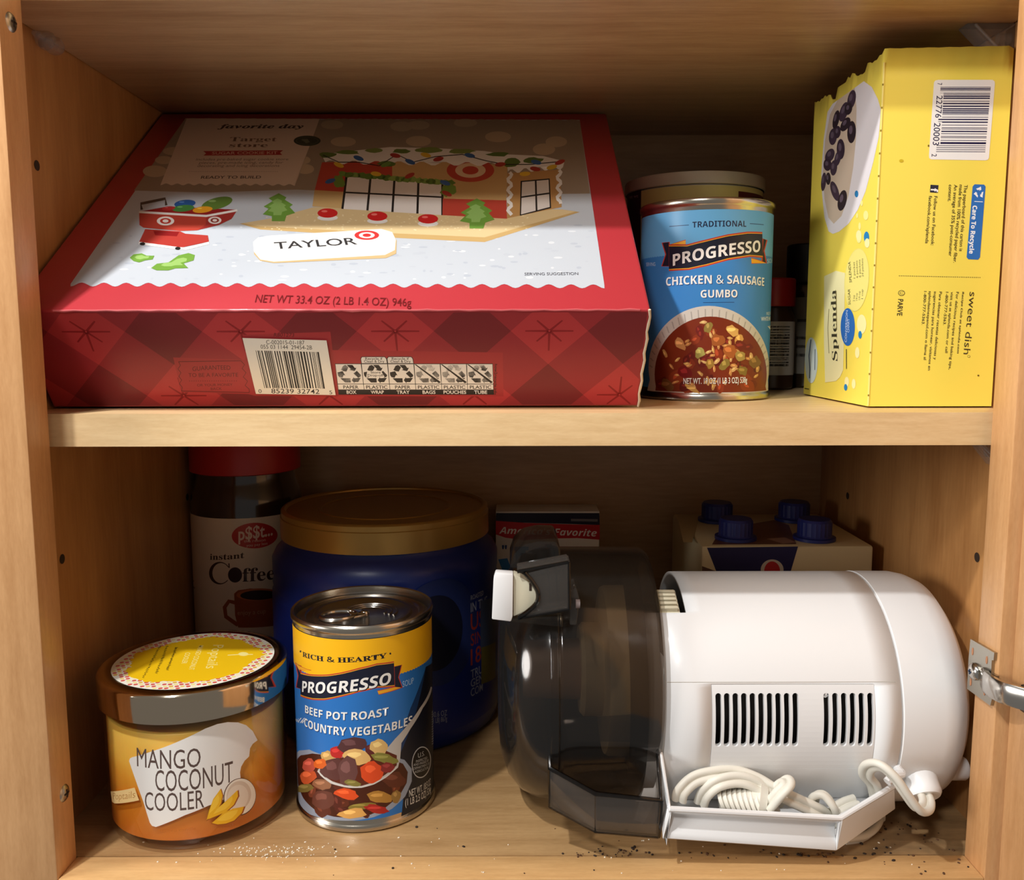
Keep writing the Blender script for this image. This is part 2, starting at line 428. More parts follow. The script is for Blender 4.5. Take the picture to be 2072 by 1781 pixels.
bm = bmesh.new(); add_box(bm, (H-.0048, c.y-.0013, c.z-.0004), (H-.0042, c.y+.0013, c.z+.0004)); add_box(bm, (H-.0048, c.y-.0004, c.z-.0013), (H-.0042, c.y+.0004, c.z+.0013)); finish(bm, 'screw_recess', mat('blue_recess', (40, 60, 90), .4, .6), hinge)
zc = onx(600, 890).z
bm = bmesh.new()
arm = smooth_path([(H-.0014, .0085, zc), (H-.0030, .0045, zc), (H-.0042, .0010, zc+.0003), (H-.0046, -.0050, zc+.0006), (H-.0030, -.0120, zc+.0008), (H+.0036, -.0200, zc+.0008)], 6)
tube(bm, arm, 1, shape=[(-.0050, -.0010), (-.0050, .0010), (-.0036, .0018), (.0036, .0018), (.0050, .0010), (.0050, -.0010)], up0=(-1, 0, 0))
bmesh.ops.recalc_face_normals(bm, faces=bm.faces); finish(bm, 'hinge_arm', M_chrome, hinge)
cy_, cx_ = -.024, XD+.052*(.0205/.33)
lathe_obj('hinge_cup', [(0, -.0012), (.015, -.0012), (.0185, -.001), (.0190, .0006), (0, .0008)], (cx_-.0004, cy_, zc-.002), M_nickel, door, 48, 'x')
bm = bmesh.new(); add_box(bm, (cx_-.0042, -.036, zc-.007), (cx_-.001, -.012, zc+.0055), .001); finish(bm, 'cup_link', mat('dark_steel', (70, 64, 58), .35, .9), door)

# shelves are loose boards on clips
def shelf(name, z0, z1, y0, label, mt):
    o = thing(name, label, 'shelf', (0, .15, z0))
    box_obj('board', (-HI+.0006, y0+.0006, z0), (HI-.0006, D-.0015, z1), mt, o, .0007)
    box_obj('edge_band', (-HI+.0006, y0, z0), (HI-.0006, y0+.0006, z1), M_shelf, o)
    return o
shelf('cabinet_shelf', ZST, ZS, .0234, 'maple shelf across the middle, holding the red box and yellow carton', M_shelf)
shelf('cabinet_shelf', ZC, ZC+.0157, .0215, 'maple upper shelf seen from below along the top edge', M_shelf2)
M_clipc = clear('clear_plastic', (.90, .87, .85), .08, 1.0, .14, 1.6)
def clip(x, z, y, sx, label, big=1.0):
    o = thing('shelf_clip', label, 'shelf clip', (x, y, z), 'clear plastic shelf clips')
    bm = bmesh.new()
    pr = [(0, 0), (0, -.012*big), (.003, -.013*big), (.0055, -.010*big), (.014*big, 0)]
    prism(bm, [(x-sx*a, y-.005, z+b) for a, b in pr], [(x-sx*a, y+.005, z+b) for a, b in pr], bev=.0008)
    finish(bm, 'wedge', M_clipc, o)
    tube_obj('pin', [(x-sx*.0002, y, z-.006), (x-sx*.006, y, z-.006)], .0026, M_clipc, o, 16)
    tube_obj('lip', [(x-sx*.0015, y-.0058, z-.011*big), (x-sx*.012*big, y-.0058, z-.001)], .0008, M_clipc, o, 8)
pg = thing('shelf_clip', 'clear plastic shelf clip in the top left corner', 'shelf clip', (-HI, .057, ZC), 'clear plastic shelf clips')
q = atX(95, 84, -HI+.0045)
tube_obj('pin', [(-HI-.0, q.y+.002, q.z), (-HI+.006, q.y+.002, q.z)], .0022, M_clipc, pg, 16)
bm = bmesh.new()
prof_ = [(-.0130, .0012), (-.0100, .0020), (-.0060, .0018), (-.0040, .0046), (-.0020, .0050), (-.0004, .0024), (.0016, .0022), (.0030, .0042), (.0060, .0048), (.0090, .0040), (.0108, .0010)]
tube(bm, [(-HI+.0050, q.y+a, q.z) for a, _ in prof_], [b for _, b in prof_], 16); bmesh.ops.recalc_face_normals(bm, faces=bm.faces); finish(bm, 'knuckle', M_clipc, pg)
clip(HI, ZC, .057, 1, 'clear plastic shelf clip in the top right corner above the yellow carton', 1.7)
clip(HI, ZST, .044, 1, 'clear plastic shelf clip under the right end of the middle shelf')

# ------------------------------------------------------------------ food cans
M_tin = mat('tin_plate', (196, 188, 174), .22, 1)
M_tin2 = mat('tin_lid', (170, 165, 158), .26, 1)
def can(cx, cy, z0, label, pull, h=.1115, r=.0378):
    o = thing('food_can', label, 'food can', (cx, cy, z0), 'soup cans')
    R = .0389
    lathe_obj('can_body', [(r-.003, .0012), (R-.0012, 0), (R, .0008), (R, .0030), (R-.0006, .0038), (r, .0046), (r, .0062), (r-.0003, .0066), (r-.0003, h-.0068), (r, h-.0062), (r, h-.0046),
                            (R-.0006, h-.0038), (R, h-.003), (R, h-.0008), (R-.0008, h), (R-.0018, h-.0004), (R-.0022, h-.0035)], (cx, cy, z0), M_tin, o, 144, angle=50)
    lathe_obj('can_end', [(R-.0021, h-.0030), (R-.0025, h-.0052), (R-.0045, h-.0056), (R-.0052, h-.0040), (R-.0075, h-.0038), (R-.0082, h-.0048), (R-.0115, h-.0048), (R-.0125, h-.0036), (R-.0150, h-.0036), (R-.016, h-.0042), (0, h-.0042)], (cx, cy, z0), M_tin2, o, 96, angle=50)
    if pull:
        a = math.radians(205); zt = z0+h-.0026
        def L(u, v, dz=0): return (cx-.011+u*math.cos(a)-v*math.sin(a), cy-.012+u*math.sin(a)+v*math.cos(a), zt+dz)
        bm = bmesh.new()
        tube(bm, [L(.0085*math.cos(k*PI/12)*1.15, .0075*math.sin(k*PI/12), .0004) for k in range(25)], .0012, 8, cap=False)
        prism(bm, [L(-.014, -.0052, .0008), L(-.006, -.0068, .0008), L(-.006, .0068, .0008), L(-.014, .0052, .0008)], [L(-.014, -.0052, -.0006), L(-.006, -.0068, -.0006), L(-.006, .0068, -.0006), L(-.014, .0052, -.0006)], bev=.0005)
        bmesh.ops.recalc_face_normals(bm, faces=bm.faces); tb = finish(bm, 'pull_tab', M_chrome, o)
        lathe_obj('rivet', [(0, .0012), (.002, .0010), (.0027, 0), (.0027, -.0012)], (cx-.011+.013, cy-.006, zt), M_chrome, tb, 24)
        bm = bmesh.new()
        for q in range(3):
            tube(bm, [(cx+.004+(.009+.003*q)*math.cos(k*PI/14), cy+.001+(.008+.003*q)*math.sin(k*PI/14), z0+h-.0042) for k in range(-2, 13)], .0005, 6)
        bmesh.ops.recalc_face_normals(bm, faces=bm.faces); finish(bm, 'embossed_ring', M_tin2, o)
    return o
NAVY = (24, 28, 48); WHITE = (238, 236, 230); GOLD = (244, 176, 40); REDL = (196, 62, 44)
def label_base(pr, h, col, z0=.0066, z1=None):
    z1 = z1 or h-.0066; r = pr.s.r; pr.polyuv([(-PI*r, z0), (PI*r*.999, z0), (PI*r*.999, z1), (-PI*r, z1)], col)

# --- can on the shelf
CH = .1115
can1 = can(.1108, .1335, 0.0002, 'blue soup can with a chicken and sausage gumbo label, standing on the middle shelf', False, CH)
p = Print(Cyl(.1108, .1335, .0378, .0002)).frame(1200, 240, 2.7833)
label_base(p, CH, (58, 132, 200))
zz = p.uv((600, 765))[1]; r_ = p.s.r
p.polyuv([(-PI*r_, CH-.0066)]+[(-PI*r_+2*PI*r_*k/220, zz+(.0004 if k % 2 else 0)) for k in range(220)]+[(PI*r_*.999, zz), (PI*r_*.999, CH-.0066)], (104, 176, 226))
p.text(BOLD('TRADITIONAL'), (560, 615), (862, 610), (560, 568), (26, 36, 70), 0)
p.line([(430, 608), (540, 600)], 4, (40, 70, 120)); p.line([(882, 592), (960, 598)], 4, (40, 70, 120))
def ribbon(p, main, tails, folds, edge):
    for t in tails: p.poly(t, NAVY); p.line(t, 6, REDL, True)
    for t in folds: p.poly(t, GOLD); p.line(t, 4, REDL, True)
    p.poly(main[0]+main[1][::-1], NAVY)
    p.line(main[0], 7, REDL); p.line(main[1], 7, REDL)
    p.line([(x, y+6) for x, y in main[0]], 4, GOLD) if edge else None
    p.line([(x, y-6) for x, y in main[1]], 4, GOLD) if edge else None
top = [(428, 712), (530, 712), (640, 684), (760, 655), (870, 640), (952, 642)]; bot = [(428, 856), (540, 850), (640, 828), (760, 795), (880, 776), (955, 782)]
ribbon(p, (top, bot), [[(390, 700), (430, 695), (430, 832), (388, 832), (410, 765)], [(955, 676), (978, 685), (962, 745), (975, 815), (950, 808)]],
       [[(428, 712), (522, 684), (522, 712)], [(890, 786), (975, 815), (892, 816)]], True)
p.text(BOLD('PROGRESSO'), (450, 830), (940, 750), (450, 740), (246, 244, 240), .004, .05, shadow=((8, 10, 24), .05))
p.text('SOUP', (980, 815), (1012, 812), (980, 790), (190, 214, 236)); p.text('SERVING', (300, 832), (352, 830), (300, 812), (200, 220, 236))
p.text(BOLD('CHICKEN & SAUSAGE'), (412, 942), (962, 944), (412, 876), (244, 244, 240), 0, .10, shadow=((24, 64, 120), .06))
p.text(BOLD('GUMBO'), (606, 1009), (812, 1007), (606, 948), (244, 244, 240), 0, shadow=((24, 64, 120), .06))
p.line([(620, 1037), (795, 1035)], 3, (26, 60, 110))
p.text('MADE WITH', (975, 1108), (1012, 1105), (975, 1090), (220, 232, 240)); p.text('WHITE MEAT', (945, 1140), (1012, 1136), (945, 1118), (230, 238, 244), .01)
p.poly([(980, 1170), (996, 1195), (1010, 1165), (998, 1182)], (230, 238, 244))
def clipell(cx, cy, rx, ry, ymax, n=60):
    pts = [(cx+rx*math.cos(2*PI*k/n), cy+ry*math.sin(2*PI*k/n)) for k in range(n)]
    out = [q for q in pts if q[1] <= ymax]
    i = min(range(len(out)), key=lambda k: (out[k][0] < cx, 0) if False else -out[k][0]*0 + (0 if out[k][0] > cx else 1)*1e6 - out[k][1])
    return sorted(out, key=lambda q: math.atan2(-(q[1]-ymax-1), -(q[0]-cx)))
RIM = (206, 202, 192)
p.poly([(306, 1532)]+clipell(652, 1400, 338, 345, 1500)+[(992, 1530)], RIM)
rr = random.Random(4)
for k in range(26):
    a = PI+PI*(k+.5)/26; p.line([(652+316*math.cos(a), 1420+300*math.sin(a)), (652+334*math.cos(a), 1410+338*math.sin(a))], 7, (172, 168, 160))
p.poly([(352, 1532)]+clipell(662, 1440, 314, 325, 1525)+[(974, 1530)], (122, 44, 18))
def chunks(p, n, cols, box, inside, rmin, rmax, rr, el=.5):
    k = 0
    while k < n:
        x, y = rr.uniform(box[0], box[2]), rr.uniform(box[1], box[3])
        if not inside(x, y): continue
        s = rr.uniform(rmin, rmax); rot = rr.uniform(0, PI); c = rr.choice(cols)
        p.blob(x, y, s, s*rr.uniform(el*.7, el*1.3), c, rot, .16, 12, k % 3 == 0, rr)
        p.blob(x-s*.15, y-s*.15*el, s*.45, s*.3*el, tuple(min(255, int(v*1.25+14)) for v in c), rot, .2, 8, True, rr); k += 1
ins = lambda x, y: ((x-662)/285)**2+((y-1440)/300)**2 < 1 and y < 1518
chunks(p, 30, [(96, 24, 16), (110, 30, 20), (140, 54, 24)], (360, 1130, 960, 1525), ins, 26, 44, rr, .7)
chunks(p, 46, [(206, 160, 92), (196, 140, 80), (214, 172, 110)], (360, 1130, 960, 1525), ins, 15, 24, rr, .42)
for x, y, a, b, c in ((700, 1250, 40, 34, (164, 92, 42)), (770, 1310, 40, 36, (170, 96, 44)), (785, 1195, 42, 28, (224, 176, 96)), (820, 1245, 20, 36, (214, 160, 84)), (490, 1270, 40, 24, (200, 142, 84)),
                      (600, 1320, 28, 30, (168, 160, 84)), (650, 1175, 20, 34, (146, 124, 60)), (830, 1340, 30, 26, (170, 146, 76)), (740, 1385, 24, 34, (140, 120, 54)), (660, 1380, 22, 30, (156, 120, 50)),
                      (840, 1420, 30, 24, (134, 110, 48)), (910, 1370, 28, 34, (128, 96, 44)), (520, 1430, 40, 34, (116, 20, 20)), (830, 1280, 34, 24, (110, 26, 22)), (420, 1500, 40, 26, (120, 80, 40)), (560, 1522, 50, 14, (206, 160, 84))):
    p.blob(x, y, a, b, c, rr.uniform(0, 1), .2, 12, True, rr); p.blob(x-a*.2, y-b*.25, a*.5, b*.4, tuple(min(255, int(v*1.2+18)) for v in c), 0, .3, 9, True, rr)
p.text('NET WT. 19 OZ (1 LB 3 OZ) 538g', (510, 1494), (866, 1487), (510, 1462), (248, 246, 240), .014, shadow=((40, 14, 6), .06))
p.build('label', can1)

# --- can on the floor
bx, by = -.08683, .0775
can2 = can(bx, by, ZF+.0002, 'blue soup can with a beef pot roast label and pull tab, standing beside the candle', True, CH)
p = Print(Cyl(bx, by, .0378, ZF+.0002)).frame(540, 1170, 3.2375)
label_base(p, CH, (44, 116, 194))
r_ = p.s.r
zl, zr = p.uv((300, 640))[1], p.uv((1095, 560))[1]
p.polyuv([(-PI*r_, CH-.0066)]+[(-PI*r_+2*PI*r_*k/240, zl+(.0005 if k % 2 else 0)) for k in range(240)]+[(PI*r_*.999, zl), (PI*r_*.999, CH-.0066)], (250, 188, 22))
p.poly([(1040, 580), (1110, 545), (1110, 1500), (880, 1570), (905, 1300), (868, 1160), (960, 900)], (22, 26, 40))
p.poly([(1000, 700), (1040, 580), (975, 880), (868, 1160), (850, 1100), (940, 850)], (26, 58, 104))
p.text(SERIF('RICH & HEARTY'), (236, 512), (786, 520), (234, 466), (36, 32, 34), .012)
p.ell(222, 480, 6, 7, (36, 32, 34)); p.ell(808, 494, 6, 7, (36, 32, 34))
top = [(222, 618), (300, 634), (400, 634), (480, 622), (600, 592), (720, 562), (832, 548)]; bot = [(222, 770), (300, 794), (380, 796), (480, 776), (600, 744), (720, 716), (836, 708)]
ribbon(p, (top, bot), [[(190, 553), (226, 575), (226, 725), (194, 715), (206, 640)], [(832, 580), (882, 568), (862, 650), (886, 716), (836, 730)]],
       [[(190, 553), (292, 604), (215, 600), (222, 618)], [(724, 738), (834, 712), (884, 716), (732, 762)]], True)
p.text(BOLD('PROGRESSO'), (232, 744), (808, 691), (236, 644), (246, 244, 240), .004, .12, shadow=((8, 10, 24), .05))
p.text('SOUP', (888, 715), (960, 688), (888, 676), (170, 204, 236))
p.text(BOLD('BEEF POT ROAST'), (252, 880), (795, 896), (252, 810), (244, 244, 240), 0, shadow=((16, 56, 110), .06))
p.text(SCRIPT('with'), (184, 934), (240, 950), (192, 880), (240, 240, 238))
p.text(BOLD('COUNTRY VEGETABLES'), (247, 966), (950, 952), (247, 892), (244, 244, 240), 0, shadow=((16, 56, 110), .06))
p.poly([(180, 1180), (186, 1150), (215, 1128), (280, 1122), (800, 1160), (900, 1190), (948, 1250), (948, 1330), (905, 1430), (820, 1510), (700, 1565), (560, 1588), (430, 1582), (320, 1560), (240, 1520), (200, 1430)], (150, 160, 178))
p.poly([(200, 1190), (225, 1160), (300, 1148), (500, 1150), (800, 1180), (890, 1215), (922, 1270), (915, 1340), (870, 1420), (780, 1500), (680, 1548), (560, 1568), (440, 1562), (320, 1520), (240, 1440), (206, 1340)], (72, 30, 16))
ins = lambda x, y: ((x-555)/330)**2+((y-1370)/185)**2 < 1
rr = random.Random(9)
chunks(p, 30, [(92, 40, 24), (110, 52, 30), (84, 34, 26), (120, 60, 40)], (220, 1180, 900, 1560), ins, 30, 60, rr, .6)
for x, y, a, b, c in ((270, 1300, 55, 45, (206, 90, 48)), (280, 1225, 45, 42, (196, 84, 66)), (370, 1450, 80, 60, (104, 56, 44)), (250, 1375, 60, 28, (128, 112, 56)), (520, 1412, 82, 34, (220, 78, 32)), (620, 1492, 92, 20, (132, 116, 48)),
                      (560, 1542, 92, 34, (218, 164, 88)), (740, 1432, 84, 40, (176, 128, 56)), (830, 1320, 84, 55, (96, 46, 30)), (720, 1512, 80, 26, (170, 40, 34)), (845, 1430, 30, 44, (150, 116, 60)), (360, 1350, 60, 34, (150, 100, 70))):
    p.blob(x, y, a, b, c, rr.uniform(-.4, .4), .14, 14, True, rr); p.blob(x-a*.2, y-b*.3, a*.5, b*.35, tuple(min(255, int(v*1.15+16)) for v in c), 0, .25, 9, True, rr)
p.poly([(1072, 710), (1080, 718), (1020, 850), (940, 985), (880, 1080), (872, 1180), (858, 1240), (780, 1300), (700, 1350), (620, 1372), (520, 1370), (420, 1345), (350, 1290), (335, 1255), (430, 1180), (600, 1130), (780, 1120), (840, 1050), (900, 985), (1000, 850)], (196, 192, 186))
p.poly([(350, 1262), (420, 1190), (600, 1140), (780, 1130), (850, 1160), (850, 1225), (770, 1290), (690, 1338), (620, 1360), (520, 1356), (430, 1330), (370, 1290)], (96, 40, 22))
for x, y, a, b, c in ((400, 1170, 46, 42, (206, 164, 96)), (460, 1140, 48, 40, (190, 44, 40)), (560, 1092, 92, 52, (86, 52, 52)), (690, 1120, 50, 36, (100, 44, 40)), (735, 1105, 60, 52, (224, 186, 116)), (590, 1172, 90, 50, (226, 182, 112)),
                      (440, 1250, 90, 75, (94, 54, 50)), (530, 1265, 60, 100, (104, 66, 62)), (350, 1215, 42, 34, (222, 100, 34)), (685, 1270, 74, 70, (222, 78, 34)), (770, 1180, 86, 30, (138, 134, 62)), (790, 1240, 46, 36, (140, 46, 44)), (565, 1342, 56, 20, (132, 122, 60))):
    p.blob(x, y, a, b, c, rr.uniform(-.2, .3), .12, 14, True, rr); p.blob(x-a*.2, y-b*.3, a*.5, b*.35, tuple(min(255, int(v*1.12+16)) for v in c), 0, .25, 9, True, rr)
p.line([(335, 1262), (380, 1310), (450, 1348), (540, 1368), (620, 1368), (700, 1346), (780, 1300), (850, 1240)], 9, (214, 210, 204))
p.ell(1010, 1206, 62, 104, (196, 200, 206), .12); p.ell(1010, 1206, 57, 97, (18, 18, 24), .12)
for t, a, b, y, yy, h in (('U.S.', 988, 1030, 1178, 1160, 30), ('INSPECTED', 975, 1048, 1208, 1184, 16), ('AND PASSED BY', 958, 1058, 1232, 1200, 16), ('DEPARTMENT OF', 958, 1062, 1256, 1220, 16), ('AGRICULTURE', 966, 1056, 1278, 1246, 16)):
    p.text(t, (a, y), (b, yy), (a, y-h), (190, 196, 200))
p.text('NET WT. 18.5 OZ', (930, 1432), (1070, 1352), (930, 1388), (224, 224, 222), .01); p.text('(1 LB 2.5 OZ) 524g', (905, 1492), (1072, 1400), (905, 1448), (224, 224, 222), .01)
for k in range(14): p.line([(1078, 880+16*k), (1098, 868+16*k)], 7, (170, 176, 186))
p.build('label', can2)

# ------------------------------------------------------------------ red cookie kit box, its back edge propped up
A = .6059; w_, d_, h_ = .2995, .2405, .0587
bB = Vector((.061, .0553, .0006)); yaw = .0052
AX = Vector((math.cos(yaw), math.sin(yaw), 0)); AY = Vector((-math.sin(yaw)*math.cos(A), math.cos(yaw)*math.cos(A), math.sin(A))); AZ = AX.cross(AY)
kit = thing('cookie_kit_box', 'large flat red cookie kit box with snowy picture lid, tilted on the middle shelf', 'box', (-.085, .05, 0))
F = Plane(bB, AX, AZ); F.n = -AY if (F.n.dot(AY) > 0) else F.n
RED = (184, 54, 63)
bm = bmesh.new()
cs = [bB-AX*w_+AX*(w_ if i & 1 else 0)+AY*(d_ if i & 2 else 0)+AZ*(h_ if i & 4 else 0) for i in range(8)]
vs = [bm.verts.new(c) for c in cs]
for q in ((0, 2, 3, 1), (4, 5, 7, 6), (0, 1, 5, 4), (2, 6, 7, 3), (0, 4, 6, 2), (1, 3, 7, 5)): bm.faces.new([vs[i] for i in q])
bmesh.ops.bevel(bm, geom=bm.edges[:], offset=.0012, segments=3, affect='EDGES', profile=.5)
box = finish(bm, 'carton', mat('red_carton', RED, .32, coat=.25, bump=.15, bscale=60), kit)
# side print
p = Print(F, .0001).frame(60, 560, 1.61875)
P0 = [F.uv(60+x/1.61875, 560+y/1.61875) for x, y in ((185, 180), (690, 172))]
per = P0[1][0]-P0[0][0]; a_ = per/4; b_ = .0195; u0, v0 = P0[0]
def clipface(cu, cv, du, dv, col):
    pts = [(cu-du, cv), (cu, cv-dv), (cu+du, cv), (cu, cv+dv)]
    lo_u, hi_u, lo_v, hi_v = -w_+.0014, -.0014, .0014, h_-.0014
    for ax, lim, sg in ((0, lo_u, 1), (0, hi_u, -1), (1, lo_v, 1), (1, hi_v, -1)):
        out = []
        for i in range(len(pts)):
            A_, B_ = pts[i], pts[(i+1) % len(pts)]; ia, ib = (A_[ax]-lim)*sg >= 0, (B_[ax]-lim)*sg >= 0
            if ia: out.append(A_)
            if ia != ib:
                t = (lim-A_[ax])/(B_[ax]-A_[ax]); out.append((A_[0]+t*(B_[0]-A_[0]), A_[1]+t*(B_[1]-A_[1])))
        pts = out
        if len(pts) < 3: return
    p.polyuv(pts, col, False)
p.polyuv([(-w_+.0013, .0013), (-.0013, .0013), (-.0013, h_-.0013), (-w_+.0013, h_-.0013)], (154, 43, 50))
p.h += p.dh
stars = []
for i in range(-9, 10):
    for j in range(-9, 10):
        cu, cv = u0+(i+j)*a_, v0+(i-j)*b_
        if i % 2 == 0 and j % 2 == 0:
            clipface(cu, cv, a_, b_, (180, 54, 58)); stars.append((cu, cv))
        elif i % 2 and j % 2: clipface(cu, cv, a_, b_, (122, 34, 40))
for cu, cv in stars:
    for k in range(8):
        a = k*PI/4; L_ = .0115 if k % 2 == 0 else .0085
        q = [(cu+L_*t*math.cos(a)+e*math.sin(a), cv+L_*t*math.sin(a)-e*math.cos(a)) for t, e in ((.05, -.0006), (1, -.0004), (1, .0004), (.05, .0006))]
        if all(-w_+.001 < x < -.001 and .001 < y < h_-.001 for x, y in q): p.polyuv(q, (140, 26, 32), k == 0)
DR = (92, 22, 26)
p.poly([(470, 264), (705, 272), (712, 245), (700, 190), (985, 180), (992, 240), (1550, 248), (1552, 392), (740, 390), (716, 384), (498, 378)], (166, 48, 52))
p.text('R801273', (800, 196), (866, 197), (801, 184), DR)
zz = [(486, 277)]+[(486+228*k/16, 277-2*k/16+(3 if k % 2 else 0)) for k in range(1, 16)]+[(694, 275), (712, 300), (706, 330), (720, 350), (718, 379), (498, 374), (502, 350), (488, 325), (496, 300)]
p.line([(488, 278), (692, 275)], 2, DR); p.line([(498, 374), (720, 379)], 2, DR)
p.line([(488, 278), (494, 290), (486, 302), (496, 314), (489, 326), (498, 338), (491, 350), (500, 362), (498, 374)], 2, DR)
p.line([(692, 275), (704, 288), (696, 300), (709, 314), (700, 328), (714, 342), (706, 356), (719, 368), (720, 379)], 2, DR)
p.text('GUARANTEED', (534, 309), (658, 305), (533, 295), DR, 0, .18); p.text('TO BE A FAVORITE', (521, 328), (683, 327), (520, 316), DR)
for k in range(22): p.ell(524+7.3*k, 341, 1.6, 1.2, DR, n=8, step=k == 0)
p.text('OR YOUR MONEY', (549, 359), (665, 357), (548, 351), DR); p.text('BACK', (594, 371), (630, 370), (593, 363), DR)
BLK = (34, 30, 30)
def tile(i):
    x0, x1 = 1000+86.2*i, 1000+86.2*(i+1); s = lambda x, y: (x+(y-285)*.12*(1-i/7), y)
    p.poly([s(x0, 284), s(x1, 284), s(x1, 386), s(x0, 386)], BLK)
    p.poly([s(x0+1.5, 286), s(x1-1.5, 286), s(x1-1.5, 350), s(x0+1.5, 350)], (232, 228, 222)); p.poly([s(x0+1.5, 352), s(x1-1.5, 352), s(x1-1.5, 369), s(x0+1.5, 369)], (232, 228, 222), False)
    if i in (1, 2):
        p.poly([s(x0, 284), s(x0-1, 268), s(x0+4, 261), s(x1-6, 261), s(x1-1, 268), s(x1, 284)], BLK); p.poly([s(x0+2, 283), s(x0+1, 269), s(x0+5, 263), s(x1-7, 263), s(x1-3, 269), s(x1-2, 283)], (232, 228, 222))
        p.text('Recycle if', s(x0+15, 272), s(x1-15, 272), s(x0+15, 264), BLK, .01); p.text('Clean & Dry', s(x0+10, 281), s(x1-10, 281), s(x0+10, 273), BLK, .01)
    # three chasing arrows, drawn as six chunky pieces
    X = lambda fx, fy: s(x0+86.2*fx, 286+64*fy)
    for q in ([(.20, .30), (.30, .08), (.40, .04), (.50, .16), (.40, .38), (.30, .36)], [(.44, .04), (.66, .04), (.74, .20), (.80, .18), (.72, .36), (.52, .30), (.58, .26)],
              [(.66, .48), (.80, .34), (.94, .56), (.92, .64), (.82, .70)], [(.92, .70), (.80, .92), (.66, .92), (.66, .99), (.56, .82), (.66, .66), (.66, .72)],
              [(.52, .72), (.52, .94), (.30, .94), (.14, .72)], [(.06, .42), (.26, .36), (.34, .58), (.28, .56), (.22, .70), (.10, .66), (.06, .56)]):
        p.poly([X(*t) for t in q], BLK, False)
    if i == 1:
        p.poly([X(.2, .34), X(.72, .34), X(.84, .66), X(.14, .66)], (232, 228, 222)); p.text('Store', X(.32, .48), X(.70, .48), X(.32, .36), BLK, .01); p.text('Drop-off', X(.2, .63), X(.8, .63), X(.2, .51), BLK, .01)
    if i >= 3:
        p.poly([X(0, .02), X(.07, 0), X(1, .9), X(.98, 1)], (232, 228, 222)); p.poly([X(.01, 0), X(.09, .02), X(.98, .92), X(.9, .98)], BLK)
    a, b = (('PAPER', 'BOX'), ('PLASTIC', 'WRAP'), ('PAPER', 'TRAY'), ('PLASTIC', 'BAGS'), ('PLASTIC', 'POUCHES'), ('PLASTIC', 'TUBE'))[i]
    k = len(a)*5.0; p.text(a, s((x0+x1)/2-k, 366.5), s((x0+x1)/2+k, 366.5), s((x0+x1)/2-k, 356), BLK, .014)
    k = len(b)*5.3; p.text(b, s((x0+x1)/2-k, 383), s((x0+x1)/2+k, 383), s((x0+x1)/2-k, 372.5), (238, 236, 232), .018)
for i in range(6): tile(i)
p.text('how2recycle.info', (1523, 286), (1521, 386), (1532, 286), BLK, .006)
p.build('side_print', box)
# barcode sticker on the side
p = Print(F, .0007).frame(60, 560, 1.61875)
p.poly([(698, 198), (973, 206), (1003, 385), (742, 381)], (234, 230, 220))
p.text('C-002015-01-187', (776, 218), (901, 220), (775, 205), BLK); p.text('055 03 1144  29454-2B', (758, 233), (926, 236), (757, 220), BLK)
p.bars((741, 239), (948, 244), (770, 362), (968, 364), 30, BLK, random.Random(3))
p.poly([(790, 362), (952, 363), (955, 381), (792, 380)], (234, 230, 220))
p.text('85239 32742', (793, 379), (950, 381), (792, 364), BLK, .004); p.text('0', (751, 378), (761, 378), (750, 366), BLK); p.text('5', (983, 382), (992, 382), (982, 370), BLK)
p.build('barcode_sticker', box)
rr = random.Random(14)
# torn white board edge down the right front corner
bm = bmesh.new(); ed = []
for k in range(15):
    t = k/14; ed.append(bB+AX*(-.0002+.0004*math.sin(k*2.1))+AZ*(h_*t)-AY*.0001)
tube(bm, ed, [.0005+.0002*abs(math.sin(k*1.7)) for k in range(15)], 6); bmesh.ops.recalc_face_normals(bm, faces=bm.faces); finish(bm, 'torn_edge', mat('raw_board', (206, 190, 164), .8), box)
bm = bmesh.new()  # paler strip on the top front edge: scuffing plus a painted edge highlight
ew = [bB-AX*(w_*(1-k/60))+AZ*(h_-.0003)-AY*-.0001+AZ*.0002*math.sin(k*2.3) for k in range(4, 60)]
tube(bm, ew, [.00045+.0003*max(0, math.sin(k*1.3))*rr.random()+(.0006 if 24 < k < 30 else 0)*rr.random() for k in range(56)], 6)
bmesh.ops.recalc_face_normals(bm, faces=bm.faces); finish(bm, 'worn_edge_highlight', mat('scuffed_red_highlight', (196, 92, 96), .3, coat=.3), box)
# lid print
TP = Plane(bB+AZ*h_, AX, AY)
p = Print(TP, .0001).frame(0, 0, 1)
n = 27
scal = lambda a, b, amp, n: [(a[0]+(b[0]-a[0])*k/(n*8), a[1]+(b[1]-a[1])*k/(n*8)+amp*math.cos(2*PI*k/8)) for k in range(n*8+1)]
SNOW = (190, 197, 205)
p.poly([(143, 575)]+scal((143, 576), (1223, 580), 4, 24)+[(1223, 578), (1173, 243), (375, 240)], SNOW)
p.poly([(271, 386), (420, 390), (600, 384), (760, 392), (900, 396), (1194, 392), (1173, 243)]+scal((1173, 243), (375, 240), 1.2, 26)+[(375, 240)], (158, 144, 126))
p.frame(300, 220, 2.2043)
rr = random.Random(2)
for x, y, a, b in ((1130, 80, 50, 22), (1205, 74, 50, 20), (1415, 64, 52, 18), (1205, 146, 56, 24), (1560, 126, 58, 24), (1820, 148, 48, 24), (1765, 182, 50, 26), (870, 148, 56, 22), (820, 72, 50, 20), (30, 280, 54, 26), (70, 230, 40, 18), (700, 270, 40, 22), (690, 230, 34, 18), (110, 190, 44, 18)):
    p.ell(x, y, a, b, (196, 178, 150) if y > 100 else (184, 170, 146), n=28)
